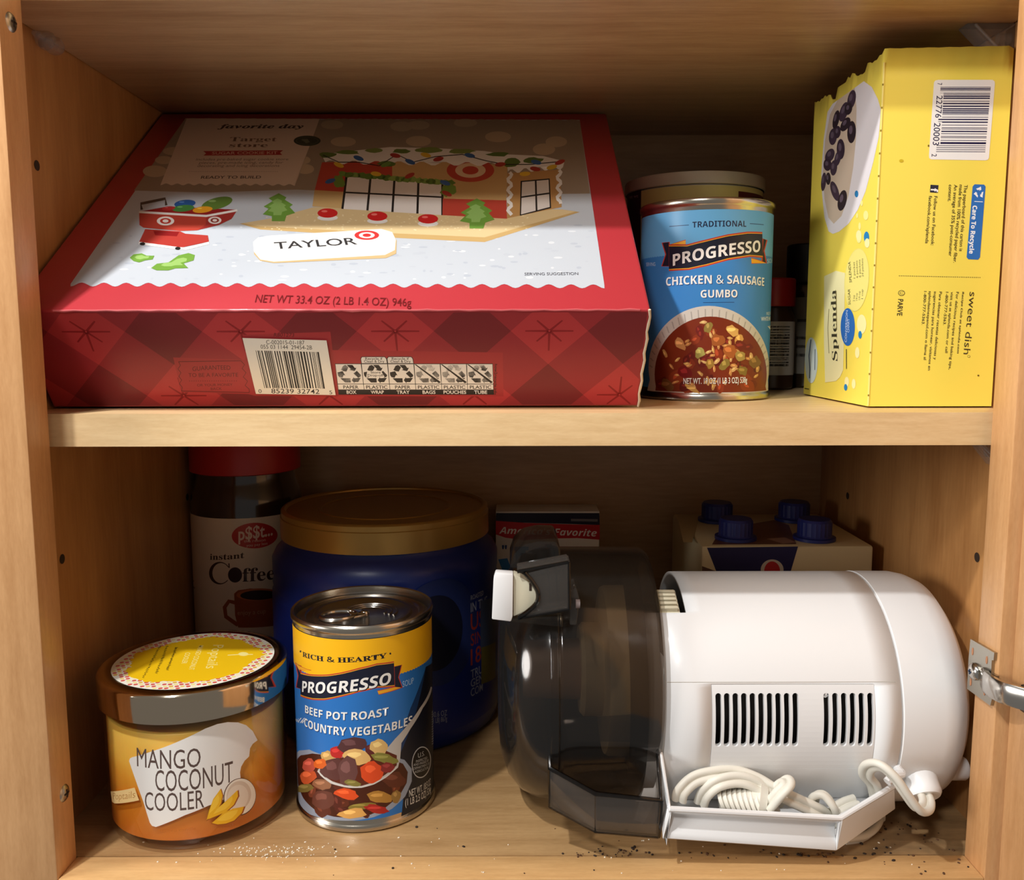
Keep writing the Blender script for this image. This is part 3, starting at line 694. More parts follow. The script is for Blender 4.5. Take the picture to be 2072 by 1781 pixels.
# snow sparkle
for k in range(150):
    x, y = rr.uniform(-160, 1980), rr.uniform(520, 770)
    if x < -300+(y-770)*-.8: continue
    p.ell(x, y, rr.uniform(6, 22), rr.uniform(2, 6), rr.choice(((186, 193, 202), (210, 215, 220), (178, 186, 197))), n=9, step=k % 10 == 0)
CREAM = (222, 204, 186); INKB = (62, 48, 42)
p.poly([(172, 44), (764, 46), (655, 345)]+scal((655, 341), (55, 338), 4, 12)+[(55, 340)], CREAM)
p.text(SERIF_IT('favorite day'), (308, 88), (694, 88), (312, 62), INKB, .01)
p.text(SERIF('Target'), (362, 146), (572, 146), (370, 119), (120, 92, 76)); p.text(SERIF('store'), (360, 172), (532, 172), (368, 146), (120, 92, 76))
p.poly([(245, 190), (602, 186), (588, 197), (598, 207), (246, 210), (258, 200)], (176, 44, 48)); p.text('SUGAR COOKIE KIT', (284, 205), (576, 203), (286, 193), (226, 190, 170), .008)
for t, a, b, y in (('includes pre-baked sugar cookie store', 212, 624, 232), ('pieces, pre-made icing, candy for', 226, 600, 247), ('decorating and icing decorations', 218, 584, 261)): p.text(t, (a, y), (b, y-1), (a+5, y-11), (120, 96, 80))
for k in range(50): p.ell(184+8*k, 281, 2, 1.2, (120, 96, 80), n=6, step=k == 0)
p.text('READY TO BUILD', (234, 313), (502, 312), (238, 301), INKB, .012)
p.ell(709, 144, 60, 23, (52, 60, 48)); p.ell(709, 144, 50, 18, (96, 104, 84)); p.ell(709, 144, 47, 16.5, (52, 60, 48)); p.blob(704, 144, 22, 10, (110, 116, 96), .3, .4, 9)
# cookie board
p.poly([(408, 514), (560, 488), (740, 440), (1845, 450), (1925, 462), (1500, 596), (1120, 578), (500, 540)], (196, 164, 108))
p.poly([(420, 512), (560, 488), (740, 440), (1845, 450), (1905, 460), (1500, 575), (1120, 558), (500, 526)], (218, 194, 146))
for k in range(170):
    t = rr.random(); x = rr.uniform(520, 1700); y = rr.uniform(470, 545); p.ell(x, y, 5, 2, rr.choice(((238, 222, 184), (228, 208, 160))), n=6, step=k % 12 == 0)
# house
TAN = (202, 166, 112); RD = (190, 70, 56); BK = (36, 36, 36); GR = (112, 148, 62)
p.poly([(775, 240), (1090, 232), (1092, 305), (880, 306), (870, 374), (742, 366)], RD); p.poly([(742, 364), (874, 372), (866, 446), (732, 437)], (206, 172, 116))
p.poly([(1088, 228), (1602, 252), (1598, 410), (1312, 404), (1310, 330), (1088, 304)], TAN)
p.poly([(885, 300), (1312, 322), (1312, 476), (864, 448)], (232, 226, 220))
for k in range(5):
    a = k/4; p.line([(885+427*a, 300+22*a), (866+446*a, 448+28*a)], 10, BK)
p.line([(872, 374), (1312, 396)], 7, BK); p.line([(885, 302), (1312, 322)], 7, BK)
p.poly([(1314, 402), (1598, 410), (1600, 492), (1312, 476)], RD)
p.poly([(1602, 288), (1836, 272), (1844, 440), (1600, 490)], (190, 146, 92))
p.poly([(1664, 326), (1788, 315), (1794, 442), (1660, 476)], (226, 218, 210))
p.line([(1664, 326), (1788, 315), (1794, 442), (1660, 476)], 8, BK, True); p.line([(1728, 320), (1732, 458)], 8, BK); p.line([(1663, 396), (1791, 378)], 7, BK)
def bull(x, y, a, b, c=RD, wcol=TAN):
    p.ell(x, y, a, b, c); p.ell(x, y, a*.64, b*.64, wcol); p.ell(x, y, a*.34, b*.36, c)
bull(1437, 276, 106, 52, RD, (226, 196, 160))
def wave(x0, y0, x1, y1, amp, n): return [(x0+(x1-x0)*k/(n*6), y0+(y1-y0)*k/(n*6)+amp*math.sin(2*PI*k/6)) for k in range(n*6+1)]
ICE = (240, 238, 234)
p.poly([(772, 205), (900, 190), (1080, 172), (1300, 178), (1500, 190), (1600, 205), (1760, 212), (1856, 236), (1850, 262)]+wave(1850, 262, 1604, 282, 10, 4)+wave(1600, 250, 790, 240, 9, 8), ICE)
for x0, x1, y in ((1612, 1616, 285), (1832, 1840, 275)): p.line([(x0+9*math.sin(k*1.4), y+k*10) for k in range(20 if x0 < 1700 else 16)], 15, ICE)
for x, y, a, b in ((800, 208, 40, 12), (890, 196, 52, 10), (1010, 188, 44, 10), (1130, 190, 40, 10), (1250, 186, 60, 12), (1400, 190, 60, 11), (1560, 205, 50, 10), (1620, 240, 36, 22), (1720, 232, 44, 14), (1060, 246, 40, 14)): p.blob(x, y, a, b, rr.choice(((104, 132, 62), (128, 150, 78), (92, 122, 56))), 0, .2, 12)
for k in range(18): p.blob(870+28*k, 292+2.4*k, 22, 13, rr.choice((GR, (134, 164, 80), (96, 130, 54))), 0, .25, 10, k % 4 == 0)
p.blob(850, 325, 26, 30, GR, 0, .2); p.blob(1340, 360, 36, 30, GR, 0, .25)
p.line([(780, 208), (850, 240), (940, 240), (1030, 256), (1110, 205), (1180, 240), (1280, 215), (1400, 205), (1500, 232), (1590, 250), (1700, 250), (1850, 236)], 4, BK)
for x, y, c in ((850, 252, 1), (938, 222, 0), (1060, 250, 3), (1102, 210, 2), (1168, 238, 0), (1238, 208, 1), (1294, 226, 2), (1434, 210, 0), (1570, 250, 2), (1680, 292, 1), (1730, 240, 0), (1726, 270, 2), (1836, 240, 2), (1016, 292, 1), (1166, 300, 2), (812, 324, 0), (1324, 332, 0), (1332, 380, 2), (1800, 262, 1)):
    p.ell(x, y, 24, 10, ((58, 104, 170), (230, 190, 60), (176, 58, 52), (110, 150, 70))[c], rr.uniform(-.5, .5), 16)
for x, y in ((800, 468), (1022, 482), (1248, 494)):
    p.ell(x, y+20, 46, 13, ICE, n=20); p.ell(x, y-1, 45, 21, (206, 36, 38), n=24); p.ell(x-14, y-9, 14, 5, (236, 120, 112), n=12)
def tree(cx, cy, s, lean=0):
    c1, c2 = (112, 160, 66), (146, 190, 104)
    pts = [(0, -64), (34, -46), (26, -36), (62, -14), (48, -4), (72, 22), (34, 34), (26, 58), (-30, 58), (-30, 36), (-70, 28), (-44, 4), (-66, -6), (-26, -30), (-44, -42)]
    p.poly([(cx+x*s+y*lean, cy+y*s) for x, y in pts], c1); p.poly([(cx+x*s*.6+y*lean-5, cy+y*s*.6-3) for x, y in pts], c2)
tree(582, 444, 1.02); tree(1466, 472, 1.1)
# name cookie
p.poly([(470, 600), (490, 582), (540, 574), (1040, 542), (1090, 556), (1108, 590), (1106, 648), (1060, 668), (560, 690), (500, 680), (472, 650)], (206, 178, 130))
p.poly([(468, 596), (490, 576), (540, 568), (1040, 538), (1088, 552), (1104, 586), (1100, 632), (1056, 654), (560, 684), (500, 674), (472, 640)], (240, 238, 234))
p.text('TAYLOR', (566, 628), (934, 606), (560, 598), (52, 52, 54), .012); bull(975, 566, 55, 21, (206, 56, 56), (240, 236, 232))
p.text('SERVING SUGGESTION', (1678, 745), (1918, 743), (1678, 733), (70, 70, 78))
# cart
p.frame(0, 0, 2.96)
p.line([(850, 1258), (845, 1222), (990, 1192), (996, 1232)], 16, (84, 72, 62))
p.poly([(832, 1270), (1010, 1238), (1230, 1250), (1422, 1258), (1236, 1296)], (150, 34, 36))
for x, y, a, b, c in ((1300, 1220, 95, 34, (96, 130, 56)), (1108, 1222, 64, 23, (44, 92, 160)), (1098, 1250, 66, 20, (72, 136, 66)), (1214, 1258, 60, 19, (236, 166, 40)), (1010, 1250, 40, 12, (180, 50, 50))): p.ell(x, y, a, b, c, -.1 if c[1] != 130 else -.25, 26); p.ell(x-a*.3, y-b*.4, a*.25, b*.2, tuple(min(255, v+50) for v in c), 0, 12)
p.poly([(834, 1270), (1236, 1294), (1422, 1260), (1386, 1314), (1310, 1350), (1180, 1382), (1080, 1386), (860, 1366), (836, 1350)], (188, 68, 54))
p.poly([(1236, 1294), (1422, 1260), (1386, 1314), (1310, 1350), (1180, 1382), (1232, 1350)], (164, 52, 48)); p.line([(834, 1272), (1236, 1296), (1422, 1262)], 13, ICE)
bull(992, 1326, 52, 27, (238, 234, 230), (190, 60, 50)); p.ell(992, 1326, 17, 9, (238, 234, 230)); bull(1287, 1322, 40, 22, (238, 234, 230), (150, 60, 50))
p.poly([(870, 1375), (1080, 1388), (1110, 1402), (1246, 1412), (1252, 1450), (1110, 1480), (1070, 1490), (832, 1456)], (178, 58, 50)); p.poly([(920, 1385), (1075, 1392), (1060, 1418), (930, 1412)], (140, 26, 28))
p.line([(832, 1458), (1070, 1490), (1115, 1492), (1252, 1458)], 15, ICE); p.ell(854, 1463, 17, 9, BK); p.ell(1066, 1490, 17, 9, BK)
for q, c in (([(778, 1546), (800, 1526), (850, 1520), (880, 1534), (925, 1534), (915, 1556), (870, 1562), (835, 1574), (800, 1566)], GR), ([(906, 1608), (940, 1582), (1010, 1574), (1070, 1532), (1130, 1518), (1168, 1530), (1160, 1562), (1100, 1580), (1128, 1608), (1050, 1610), (1010, 1622), (940, 1622)], (120, 170, 60))):
    p.poly(q, (112, 158, 62)); cx = sum(x for x, _ in q)/len(q); cy = sum(y for _, y in q)/len(q); p.poly([(cx+(x-cx)*.6, cy+(y-cy)*.5-3) for x, y in q], (152, 192, 106))
p.frame(60, 560, 1.61875)
p.text('NET WT 33.4 OZ (2 LB 1.4 OZ) 946g', (738, 85), (1250, 98), (744, 60), (110, 24, 28), .004)
p.build('lid_print', box)

# ------------------------------------------------------------------ yellow sweetener carton at the right end of the shelf
YL = (246, 226, 94)
sx0, sx1, sy0, sy1, sh = .1768, .2394, .0502, .1486, .1745
swt = thing('sweetener_carton', 'tall yellow sweetener carton with a bowl of berries and barcode, beside the right wall', 'carton', ((sx0+sx1)/2, (sy0+sy1)/2, 0))
rr = random.Random(5)
bm = bmesh.new()
# open topped carton of thin board, its upper rim torn ragged
ring = [(sx0, sy0)]
def edge(a, b, n): return [(a[0]+(b[0]-a[0])*k/n, a[1]+(b[1]-a[1])*k/n) for k in range(n)]
ring = edge((sx0, sy0), (sx1, sy0), 24)+edge((sx1, sy0), (sx1, sy1), 20)+edge((sx1, sy1), (sx0, sy1), 16)+edge((sx0, sy1), (sx0, sy0), 34)
tops = []
for k, (x, y) in enumerate(ring):
    t = sh+rr.uniform(-.0008, .0004)
    if k >= 60:
        f = (k-60)/34; t += rr.uniform(-.0007, .0004)-(.004 if .28 < f < .36 else 0)-(.003 if .62 < f < .78 else 0)-.002*math.sin(f*5)**2
    if 0 < k < 24: t = sh+.0001*math.sin(k*1.7)+.0012*k/24
    tops.append(t)
lo = [bm.verts.new((x, y, .0008)) for x, y in ring]; mid = [bm.verts.new((x, y, .160)) for x, y in ring]; hi = [bm.verts.new((x, y, t)) for (x, y), t in zip(ring, tops)]
n = len(ring)
for R0, R1 in ((lo, mid), (mid, hi)):
    for k in range(n): bm.faces.new([R0[k], R0[(k+1) % n], R1[(k+1) % n], R1[k]])
bm.faces.new(lo[::-1])
cart = finish(bm, 'carton', mat('yellow_carton', YL, .36, coat=.15, bump=.08, bscale=80), swt)
md = cart.modifiers.new('board', 'SOLIDIFY'); md.thickness = .0007; md.offset = -1
FS = Plane((sx0, sy0, 0), (1, 0, 0), (0, 0, 1))
p = Print(FS, .0001).frame(1560, 0, 3.1797)
KI = (58, 54, 40); NB = (26, 28, 70)
p.poly([(1048, 530), (1058, 518), (1075, 514), (1425, 514), (1438, 524), (1440, 540), (1402, 1015), (1395, 1028), (1380, 1032), (1030, 1026), (1018, 1018), (1016, 1000)], (238, 238, 236))
p.bars((1090, 560), (1062, 978), (1414, 560), (1378, 980), 30, NB, random.Random(8))
p.poly([(1075, 600), (1110, 600), (1100, 765), (1065, 765)], (238, 238, 236)); p.poly([(1062, 785), (1100, 785), (1088, 935), (1052, 935)], (238, 238, 236))
p.text('7', (1072, 534), (1070, 548), (1100, 534), NB, .01); p.text('22776', (1066, 615), (1056, 758), (1104, 616), NB, .006); p.text('20003', (1050, 790), (1040, 934), (1090, 792), NB, .006); p.text('2', (1034, 990), (1033, 1008), (1066, 991), NB, .006)
p.poly([(1310, 1186), (1370, 1188), (1380, 1200), (1344, 1655), (1332, 1671), (1268, 1668), (1258, 1655), (1297, 1200)], (44, 112, 190))
p.text(BOLD('Care To Recycle'), (1298, 1322), (1274, 1632), (1338, 1325), (240, 244, 248), .012); p.line([(1308, 1296), (1362, 1299)], 4, (240, 244, 248))
for k in range(3):
    a = k*2*PI/3+.3; cx, cy = 1338, 1240
    P_ = [(math.cos(a+t)*q, math.sin(a+t)*q) for t, q in ((-.5, 34), (.35, 34), (.55, 42), (.95, 26), (.35, 12), (.45, 20), (-.4, 20))]; p.poly([(cx+x*.85, cy+y) for x, y in P_], (240, 244, 248))
for t, x0, y0, x1, y1 in (('The paperboard of this carton is', 1243, 1190, 1210, 1616), ('made from 100% recycled paper fiber.', 1212, 1188, 1172, 1690), ('An average of 35% post-consumer', 1178, 1188, 1142, 1648), ('content.', 1144, 1188, 1137, 1296)): p.text(t, (x0, y0), (x1, y1), (x0+21, y0+1), KI, .006)
p.poly([(1026, 1189), (1077, 1192), (1072, 1241), (1022, 1238)], (34, 40, 62)); p.text('f', (1030, 1212), (1028, 1234), (1074, 1214), (240, 240, 240), .03)
p.text('Follow us on Facebook:', (1050, 1262), (1028, 1578), (1070, 1263), KI, .006); p.text('facebook.com/splenda', (1016, 1260), (992, 1566), (1036, 1261), KI, .006)
p.frame(1560, 440, 3.5625)
for k in range(44): p.ell(925+580*k/43, 421+12*k/43, 3.2, 3.2, KI, n=8, step=k == 0)
p.text('sweet dish', (1432, 536), (1386, 985), (1480, 540), KI, -.004); p.ell(1425, 1002, 9, 9, KI); p.ell(1425, 1002, 7, 7, YL)
for t, x0, y0, x1, y1, b in ((BOLD('Recipe Club at splenda.com'), 1378, 537, 1340, 980, 0), ('For delicious recipes and baking tips,', 1335, 537, 1280, 1096, .006), ('visit us at splenda.com or call', 1296, 537, 1254, 976, .006), ('1-800-777-5363.', 1260, 537, 1240, 776, .006),
    ('Para obtener recetas deliciosas y', 1213, 535, 1172, 1026, .006), ('sugerencias para hornear, visítanos en', 1175, 533, 1131, 1102, .006), ('splendaenespanol.com o llama al', 1138, 531, 1100, 1026, .006), ('1-800-777-5363.', 1103, 531, 1086, 774, .006)): p.text(t, (x0, y0), (x1, y1), (x0+18, y0+1), KI, b)
p.text('PARVE', (916, 588), (908, 708), (952, 590), KI, .01); p.ell(940, 545, 24, 20, KI); p.ell(940, 545, 20, 16, YL); p.text('U', (928, 536), (927, 554), (954, 536), KI, .01)
p.ell(1494, 1140, 7, 6, (110, 90, 30)); p.frame(1560, 0, 3.1797); p.ell(1013, 938, 5, 7, (120, 90, 30)); p.ell(838, 1035, 14, 10, (206, 180, 40))
p.build('front_print', cart)
LS = Plane((sx0, sy1, 0), (0, -1, 0), (0, 0, 1))
p = Print(LS, .0001).frame(1560, 0, 3.1797)
def cl(pts): # keep the print inside the carton face
    out = []
    for q in pts:
        u, v = p.uv(q); out.append((min(max(u, .0012), sy1-sy0-.0012), min(max(v, .0015), .166)))
    return out
BW = (226, 222, 226)
p.polyuv(cl([(505, 512), (560, 470), (600, 495), (650, 560), (690, 640), (710, 700), (712, 770), (695, 880), (660, 1040), (610, 1230), (560, 1350), (500, 1440), (440, 1490), (400, 1505), (372, 1490), (345, 1400), (330, 1250), (325, 1120), (340, 900), (365, 720), (400, 620), (450, 560)]), BW)
p.polyuv(cl([(500, 540), (540, 560), (552, 700), (548, 900), (530, 1080), (500, 1260), (455, 1390), (405, 1440), (370, 1400), (345, 1280), (335, 1120), (350, 900), (380, 740), (430, 620)]), (206, 188, 168))
rr = random.Random(12)
for x, y, a, b, ro in ((520, 640, 26, 62, .2), (470, 720, 26, 66, .3), (420, 770, 20, 62, .2), (520, 850, 28, 72, .05), (480, 800, 26, 50, .5), (400, 880, 26, 54, .1), (450, 960, 26, 66, .0), (380, 1000, 28, 46, .4), (365, 1060, 26, 40, 0), (405, 1080, 22, 50, .1), (430, 1020, 20, 50, .2), (412, 1230, 24, 66, -.3), (460, 1290, 28, 68, .2), (340, 1170, 16, 60, .1), (370, 1150, 16, 40, 0), (500, 700, 24, 40, .2), (430, 850, 20, 40, .1)):
    p.ell(x, y, a, b, rr.choice(((58, 44, 58), (66, 52, 68), (48, 38, 46))), ro, 20); p.ell(x-5, y-b*.2, a*.4, b*.4, (98, 84, 100), ro, 12)
for x, y, a, b, c in ((552, 1248, 12, 22, 0), (585, 1308, 8, 18, 1), (612, 1386, 16, 30, 1), (572, 1455, 8, 24, 1), (616, 1526, 17, 36, 0), (568, 1530, 16, 34, 1), (622, 1560, 14, 30, 1), (556, 1388, 6, 16, 1)): p.ell(x, y, a, b, ((40, 130, 190), (244, 236, 150))[c], 0, 20)
p.frame(1560, 440, 3.5625)
for x, y, a, b, c in ((635, 130, 20, 38, 1), (690, 145, 18, 40, 0), (695, 185, 18, 34, 1), (655, 770, 34, 70, 1), (644, 846, 13, 28, 0), (624, 975, 16, 40, 1), (548, 1185, 16, 36, 1), (540, 1225, 12, 24, 0), (598, 1200, 14, 36, 1)): p.ell(x, y, a, b, ((40, 130, 190), (246, 238, 170))[c], 0, 20)
PK = (236, 230, 176)
p.poly([(385, 425), (470, 385), (535, 400), (530, 800), (522, 1100), (500, 1150), (470, 1180), (392, 1190), (384, 900)], PK)
p.ell(555, 790, 51, 136, (44, 106, 186), 0); p.ell(620, 450, 88, 228, (232, 220, 120), .08); p.ell(620, 450, 84, 222, (240, 228, 130), .08)
p.text(SERIF('Splenda'), (482, 1035), (470, 520), (424, 1030), (60, 58, 44), .0)
p.line([(420, 980), (412, 800), (420, 660)], 4, (120, 110, 70)); p.line([(476, 810), (472, 530)], 6, (140, 130, 80))
p.text('SPLENDA', (585, 470), (575, 318), (568, 470), KI, .01); p.text('SUGAR', (576, 630), (572, 515), (560, 630), KI, .01)
for k, (t, t2) in enumerate((('1 packet', '2 tsp'), ('6 packets', '1/4 cup'), ('6 packets', '1/4 cup'), ('24 packets', '1 cup'))): x = 606+20*k; p.text(t, (x+4, 440-k*4), (x, 320-k*8), (x-9, 440-k*4), KI); p.text(t2, (x, 606-k*6), (x, 560-k*14), (x-13, 606-k*6), KI)
p.text('CONVERSION', (548, 900), (556, 670), (534, 900), (206, 218, 236)); p.text('CHART', (566, 830), (568, 730), (552, 830), (206, 218, 236))
p.line([(545, 950), (546, 1092)], 5, KI)
p.ell(292, 1030, 46, 165, (206, 218, 214)); p.line([(280, 1160), (282, 1090), (276, 1000), (290, 880)], 7, (60, 80, 110)); p.line([(318, 1100), (320, 950)], 5, (60, 80, 110))
p.polyuv([(.002, .004), (.010, .004), (.010, .0045), (.002, .0045)], KI)
p.build('face_print', cart)
# perforations along the front corner, paler crease
bm = bmesh.new()
for k in range(15):
    z = .006+.0108*k; add_box(bm, (sx0-.0004, sy0-.0004, z), (sx0+.0001, sy0+.0001, z+.0009))
finish(bm, 'perforation', mat('perforation', (150, 128, 40), .7), cart, False)
box_obj('crease', (sx0-.0003, sy0-.0003, .0012), (sx0+.0003, sy0+.0003, .168), mat('pale_crease', (252, 238, 140), .5), cart)

# ------------------------------------------------------------------ clear lidded tub behind the gumbo can
tx, ty, tr = .1235, .233, .047
tub = thing('lidded_tub', 'round tub with clear lid and pale yellow label, behind the gumbo can', 'tub', (tx, ty, 0))
lathe_obj('tub_body', [(0, .0004), (tr-.003, .0004), (tr-.001, .002), (tr-.001, .1335), (tr-.002, .1345)], (tx, ty, 0), mat('white_board', (214, 206, 190), .5), tub, 96)
p = Print(Cyl(tx, ty, tr-.0008, 0)).frame(1200, 240, 2.7833); r_ = p.s.r
label_base(p, .127, (226, 212, 140), .004, .1332)
p.polyuv([(-PI*r_*.95, .01), (p.uv((272, 420))[0], .01), (p.uv((272, 420))[0], p.uv((240, 405))[1]), (-PI*r_*.95, p.uv((240, 405))[1])], (58, 34, 52))
p.polyuv([(p.uv((818, 420))[0], .01), (PI*r_*.9, .01), (PI*r_*.9, .130), (p.uv((818, 420))[0], .130)], (92, 36, 40))
p.text('net wt', (205, 452), (255, 444), (205, 434), (190, 170, 180)); p.ell(905, 456, 26, 16, (50, 20, 30))
p.build('label', tub)
lathe_obj('lid', [(tr, .1340), (tr+.0010, .1344), (tr+.0010, .1408), (tr+.0004, .1420), (tr-.003, .1424), (0, .1420)], (tx, ty, 0), mat('milky_lid', (206, 196, 178), .25, coat=.4), tub, 96)

# ------------------------------------------------------------------ two spice bottles at the back of the shelf
def bottle(cx, cy, r, h, hc, cap, body, label, lab, name):
    o = thing(name, lab, 'spice bottle', (cx, cy, 0))
    lathe_obj('bottle_body', [(0, .0004), (r-.001, .0004), (r, .0015), (r, h-.006), (r*.8, h), (r*.78, h+.002)], (cx, cy, 0), body, o, 48)
    lathe_obj('cap', [(r*.96, h+.0012), (r*1.0, h+.002), (r*1.0, h+hc-.001), (r*.94, h+hc), (0, h+hc)], (cx, cy, 0), cap, o, 48)
    p = Print(Cyl(cx, cy, r+.0002, 0, 96)); R_ = p.s.r
    p.polyuv([(-R_*2.6, .010), (R_*2.6, .010), (R_*2.6, h-.009), (-R_*2.6, h-.009)], label)
    return o, p
dk = mat('dark_glass', (44, 34, 24), .15)
o, p = bottle(.176, .212, .0135, .055, .020, mat('red_cap', (176, 32, 36), .4), mat('spice_brown', (70, 50, 36), .3), (200, 196, 184), 'small spice bottle with a red cap, right of the gumbo can', 'spice_bottle')
rr = random.Random(6); z = .016
while z < .042: t = rr.choice((.0006, .001, .0015)); p.polyuv([(-.006, z), (.0075, z), (.0075, z+t), (-.006, z+t)], (40, 36, 34), False); z += t+rr.choice((.0006, .001))
p.build('label', o)
o, p = bottle(.2065, .235, .0155, .072, .028, mat('black_cap', (26, 24, 24), .4), dk, (120, 116, 106), 'dark spice bottle with a black cap, half hidden by the yellow carton', 'spice_bottle')
for z in (.022, .028, .034, .046): p.polyuv([(-.012, z), (.006, z), (.006, z+.002), (-.012, z+.002)], (40, 36, 34), False)
p.build('label', o)

# ------------------------------------------------------------------ candle jar
kx, ky, kr, kh = -.17713, .0672, .04925, .0848
kz = ZF+.0002
cnd = thing('jar_candle', 'orange three-shade scented candle in a glass jar with silver lid, beside the left stile', 'candle', (kx, ky, kz))
gr = .0468
M_glass = clear('jar_glass', (.96, .94, .90), .03)
lathe_obj('glass_jar', [(0, .0002), (gr-.006, .0002), (gr-.0015, .0016), (gr, .005), (gr, .066), (gr-.001, .070), (gr-.001, .074)], (kx, ky, kz), M_glass, cnd, 144)
# layered wax: pale mango at the top, deep orange below
wm = bpy.data.materials.new('layered_wax'); wm.use_nodes = True; nt = wm.node_tree; b = nt.nodes['Principled BSDF']
tc = nt.nodes.new('ShaderNodeTexCoord'); sp = nt.nodes.new('ShaderNodeSeparateXYZ'); nz = nt.nodes.new('ShaderNodeTexNoise'); nz.inputs['Scale'].default_value = 30
ad = nt.nodes.new('ShaderNodeMath'); ad.operation = 'MULTIPLY_ADD'; ad.inputs[1].default_value = .012; cr = nt.nodes.new('ShaderNodeValToRGB'); mr = nt.nodes.new('ShaderNodeMapRange')
nt.links.new(tc.outputs['Object'], sp.inputs[0]); nt.links.new(tc.outputs['Object'], nz.inputs['Vector']); nt.links.new(nz.outputs['Fac'], ad.inputs[0]); nt.links.new(sp.outputs['Z'], ad.inputs[2])
mr.inputs[1].default_value = .005; mr.inputs[2].default_value = .070; nt.links.new(ad.outputs[0], mr.inputs[0]); nt.links.new(mr.outputs[0], cr.inputs[0])
for e, (q, c) in zip((0, 1), ((.12, (214, 122, 34)), (.95, (240, 196, 92)))): cr.color_ramp.elements[e].position = q; cr.color_ramp.elements[e].color = (*lin(c), 1)
for q, c in ((.40, (222, 140, 44)), (.58, (232, 164, 58)), (.70, (238, 186, 78))): e = cr.color_ramp.elements.new(q); e.color = (*lin(c), 1)
nt.links.new(cr.outputs[0], b.inputs['Base Color']); b.inputs['Roughness'].default_value = .35; b.inputs['Subsurface Weight'].default_value = .35; b.inputs['Subsurface Radius'].default_value = (.012, .006, .002); b.inputs['Subsurface Scale'].default_value = .5
lathe_obj('wax', [(0, .0042), (gr-.005, .0042), (gr-.0016, .0065), (gr-.0014, .0615), (gr-.002, .0625), (0, .0615)], (kx, ky, kz), wm, cnd, 96)
p = Print(Cyl(kx, ky, gr, kz), .0002).frame(130, 1230, 3.3608)
BR = (92, 74, 68)
p.poly([(443, 1042), (448, 1025), (462, 1016), (600, 975), (700, 940), (840, 880), (960, 820), (1040, 790), (1110, 777), (1180, 779), (1235, 798), (1280, 838), (1302, 880), (1313, 900), (1280, 925), (1262, 955), (1256, 1010), (1225, 1040), (1202, 1080), (1194, 1120), (1198, 1160), (1150, 1190), (1090, 1300), (980, 1345), (820, 1410), (700, 1462), (625, 1490), (598, 1482), (583, 1460), (540, 1320), (490, 1180)], (238, 236, 232))
p.text('MANGO', (497, 1076), (928, 1078), (494, 950), BR, 0); p.text('COCONUT', (622, 1243), (1148, 1180), (618, 1102), BR, 0); p.text('COOLER', (552, 1372), (952, 1356), (548, 1250), BR, 0)
p.poly([(318, 1248), (480, 1222), (511, 1308), (345, 1330), (328, 1318)], (244, 214, 150)); p.text('Poptails', (335, 1302), (484, 1290), (335, 1256), (190, 136, 70), -.008)
p.ell(1192, 1286, 110, 130, (92, 58, 44), .25); p.ell(1194, 1284, 105, 124, (238, 230, 216), .25); p.ell(1186, 1276, 82, 100, (214, 196, 178), .25); p.ell(1180, 1286, 70, 84, (228, 214, 198), .25)
for q in ([(966, 1452), (985, 1380), (1015, 1300), (1068, 1228), (1082, 1275), (1072, 1330), (1040, 1385)], [(972, 1445), (1010, 1390), (1090, 1325), (1186, 1236), (1190, 1280), (1160, 1340), (1105, 1390), (1040, 1418)], [(998, 1468), (1080, 1395), (1150, 1365), (1232, 1350), (1215, 1395), (1160, 1450), (1100, 1472), (1040, 1478)]):
    p.poly(q, (160, 84, 30)); cx = sum(x for x, _ in q)/len(q); cy = sum(y for _, y in q)/len(q); p.poly([(cx+(x-cx)*.93-3, cy+(y-cy)*.95-3) for x, y in q], (238, 184, 36)); p.poly([(cx+(x-cx)*.6-8, cy+(y-cy)*.6-6) for x, y in q], (248, 204, 64))
p.text('scented candle', (632, 1521), (896, 1508), (632, 1500), (196, 112, 40))
p.build('label', cnd)
M_lidm = mat('polished_lid', (206, 190, 168), .10, 1)
lid = lathe_obj('lid', [(kr-.0012, .0690), (kr, .0694), (kr, .0826), (kr-.0006, .0838), (kr-.0022, .0846), (kr-.006, .0846), (kr-.007, .0842), (0, .0842)], (kx, ky, kz), M_lidm, cnd, 144, angle=40)
zt = kz+.0843
LT = Plane((kx, ky, zt), (1, 0, 0), (0, 1, 0)); p = Print(LT, .0001)
p.polyuv([(.0418*math.cos(k*PI/48), .0418*math.sin(k*PI/48)) for k in range(96)], (240, 238, 226))
rr = random.Random(21); p.h += p.dh
cols = ((214, 92, 78), (236, 206, 120), (240, 228, 150), (226, 180, 70), (214, 92, 78), (244, 236, 190))
k = 0
for i in range(-24, 25):
    for j in range(-24, 25):
        u, v = (i+.5*(j % 2))*.0029, j*.0025
        if .0298 < math.hypot(u, v) < .0405: p.polyuv([(u+.00125*math.cos(a*PI/3+PI/6), v+.00125*math.sin(a*PI/3+PI/6)) for a in range(6)], cols[(i*2+j*3+(i*j) % 2) % 6], False)
p.polyuv([((.0345+rr.uniform(-.0016, .0012)+.0022*math.sin(7*k*PI/60))*math.cos(k*PI/60), (.0335+rr.uniform(-.0014, .001)+.0020*math.sin(5*k*PI/60))*math.sin(k*PI/60)) for k in range(120)], (240, 196, 22))
p.frame(200, 1270, 5.18)
PW = (250, 236, 150)
p.text('Poptails', (1200, 185), (1118, 430), (1310, 185), PW, -.004); p.text('MANGO COCONUT', (1048, 190), (940, 445), (1100, 190), PW, .004); p.text('COOLER', (908, 265), (866, 380), (960, 265), PW, .004)
p.ell(1515, 280, 52, 20, PW); p.line([(1350, 292), (1470, 284), (1615, 284)], 8, PW)
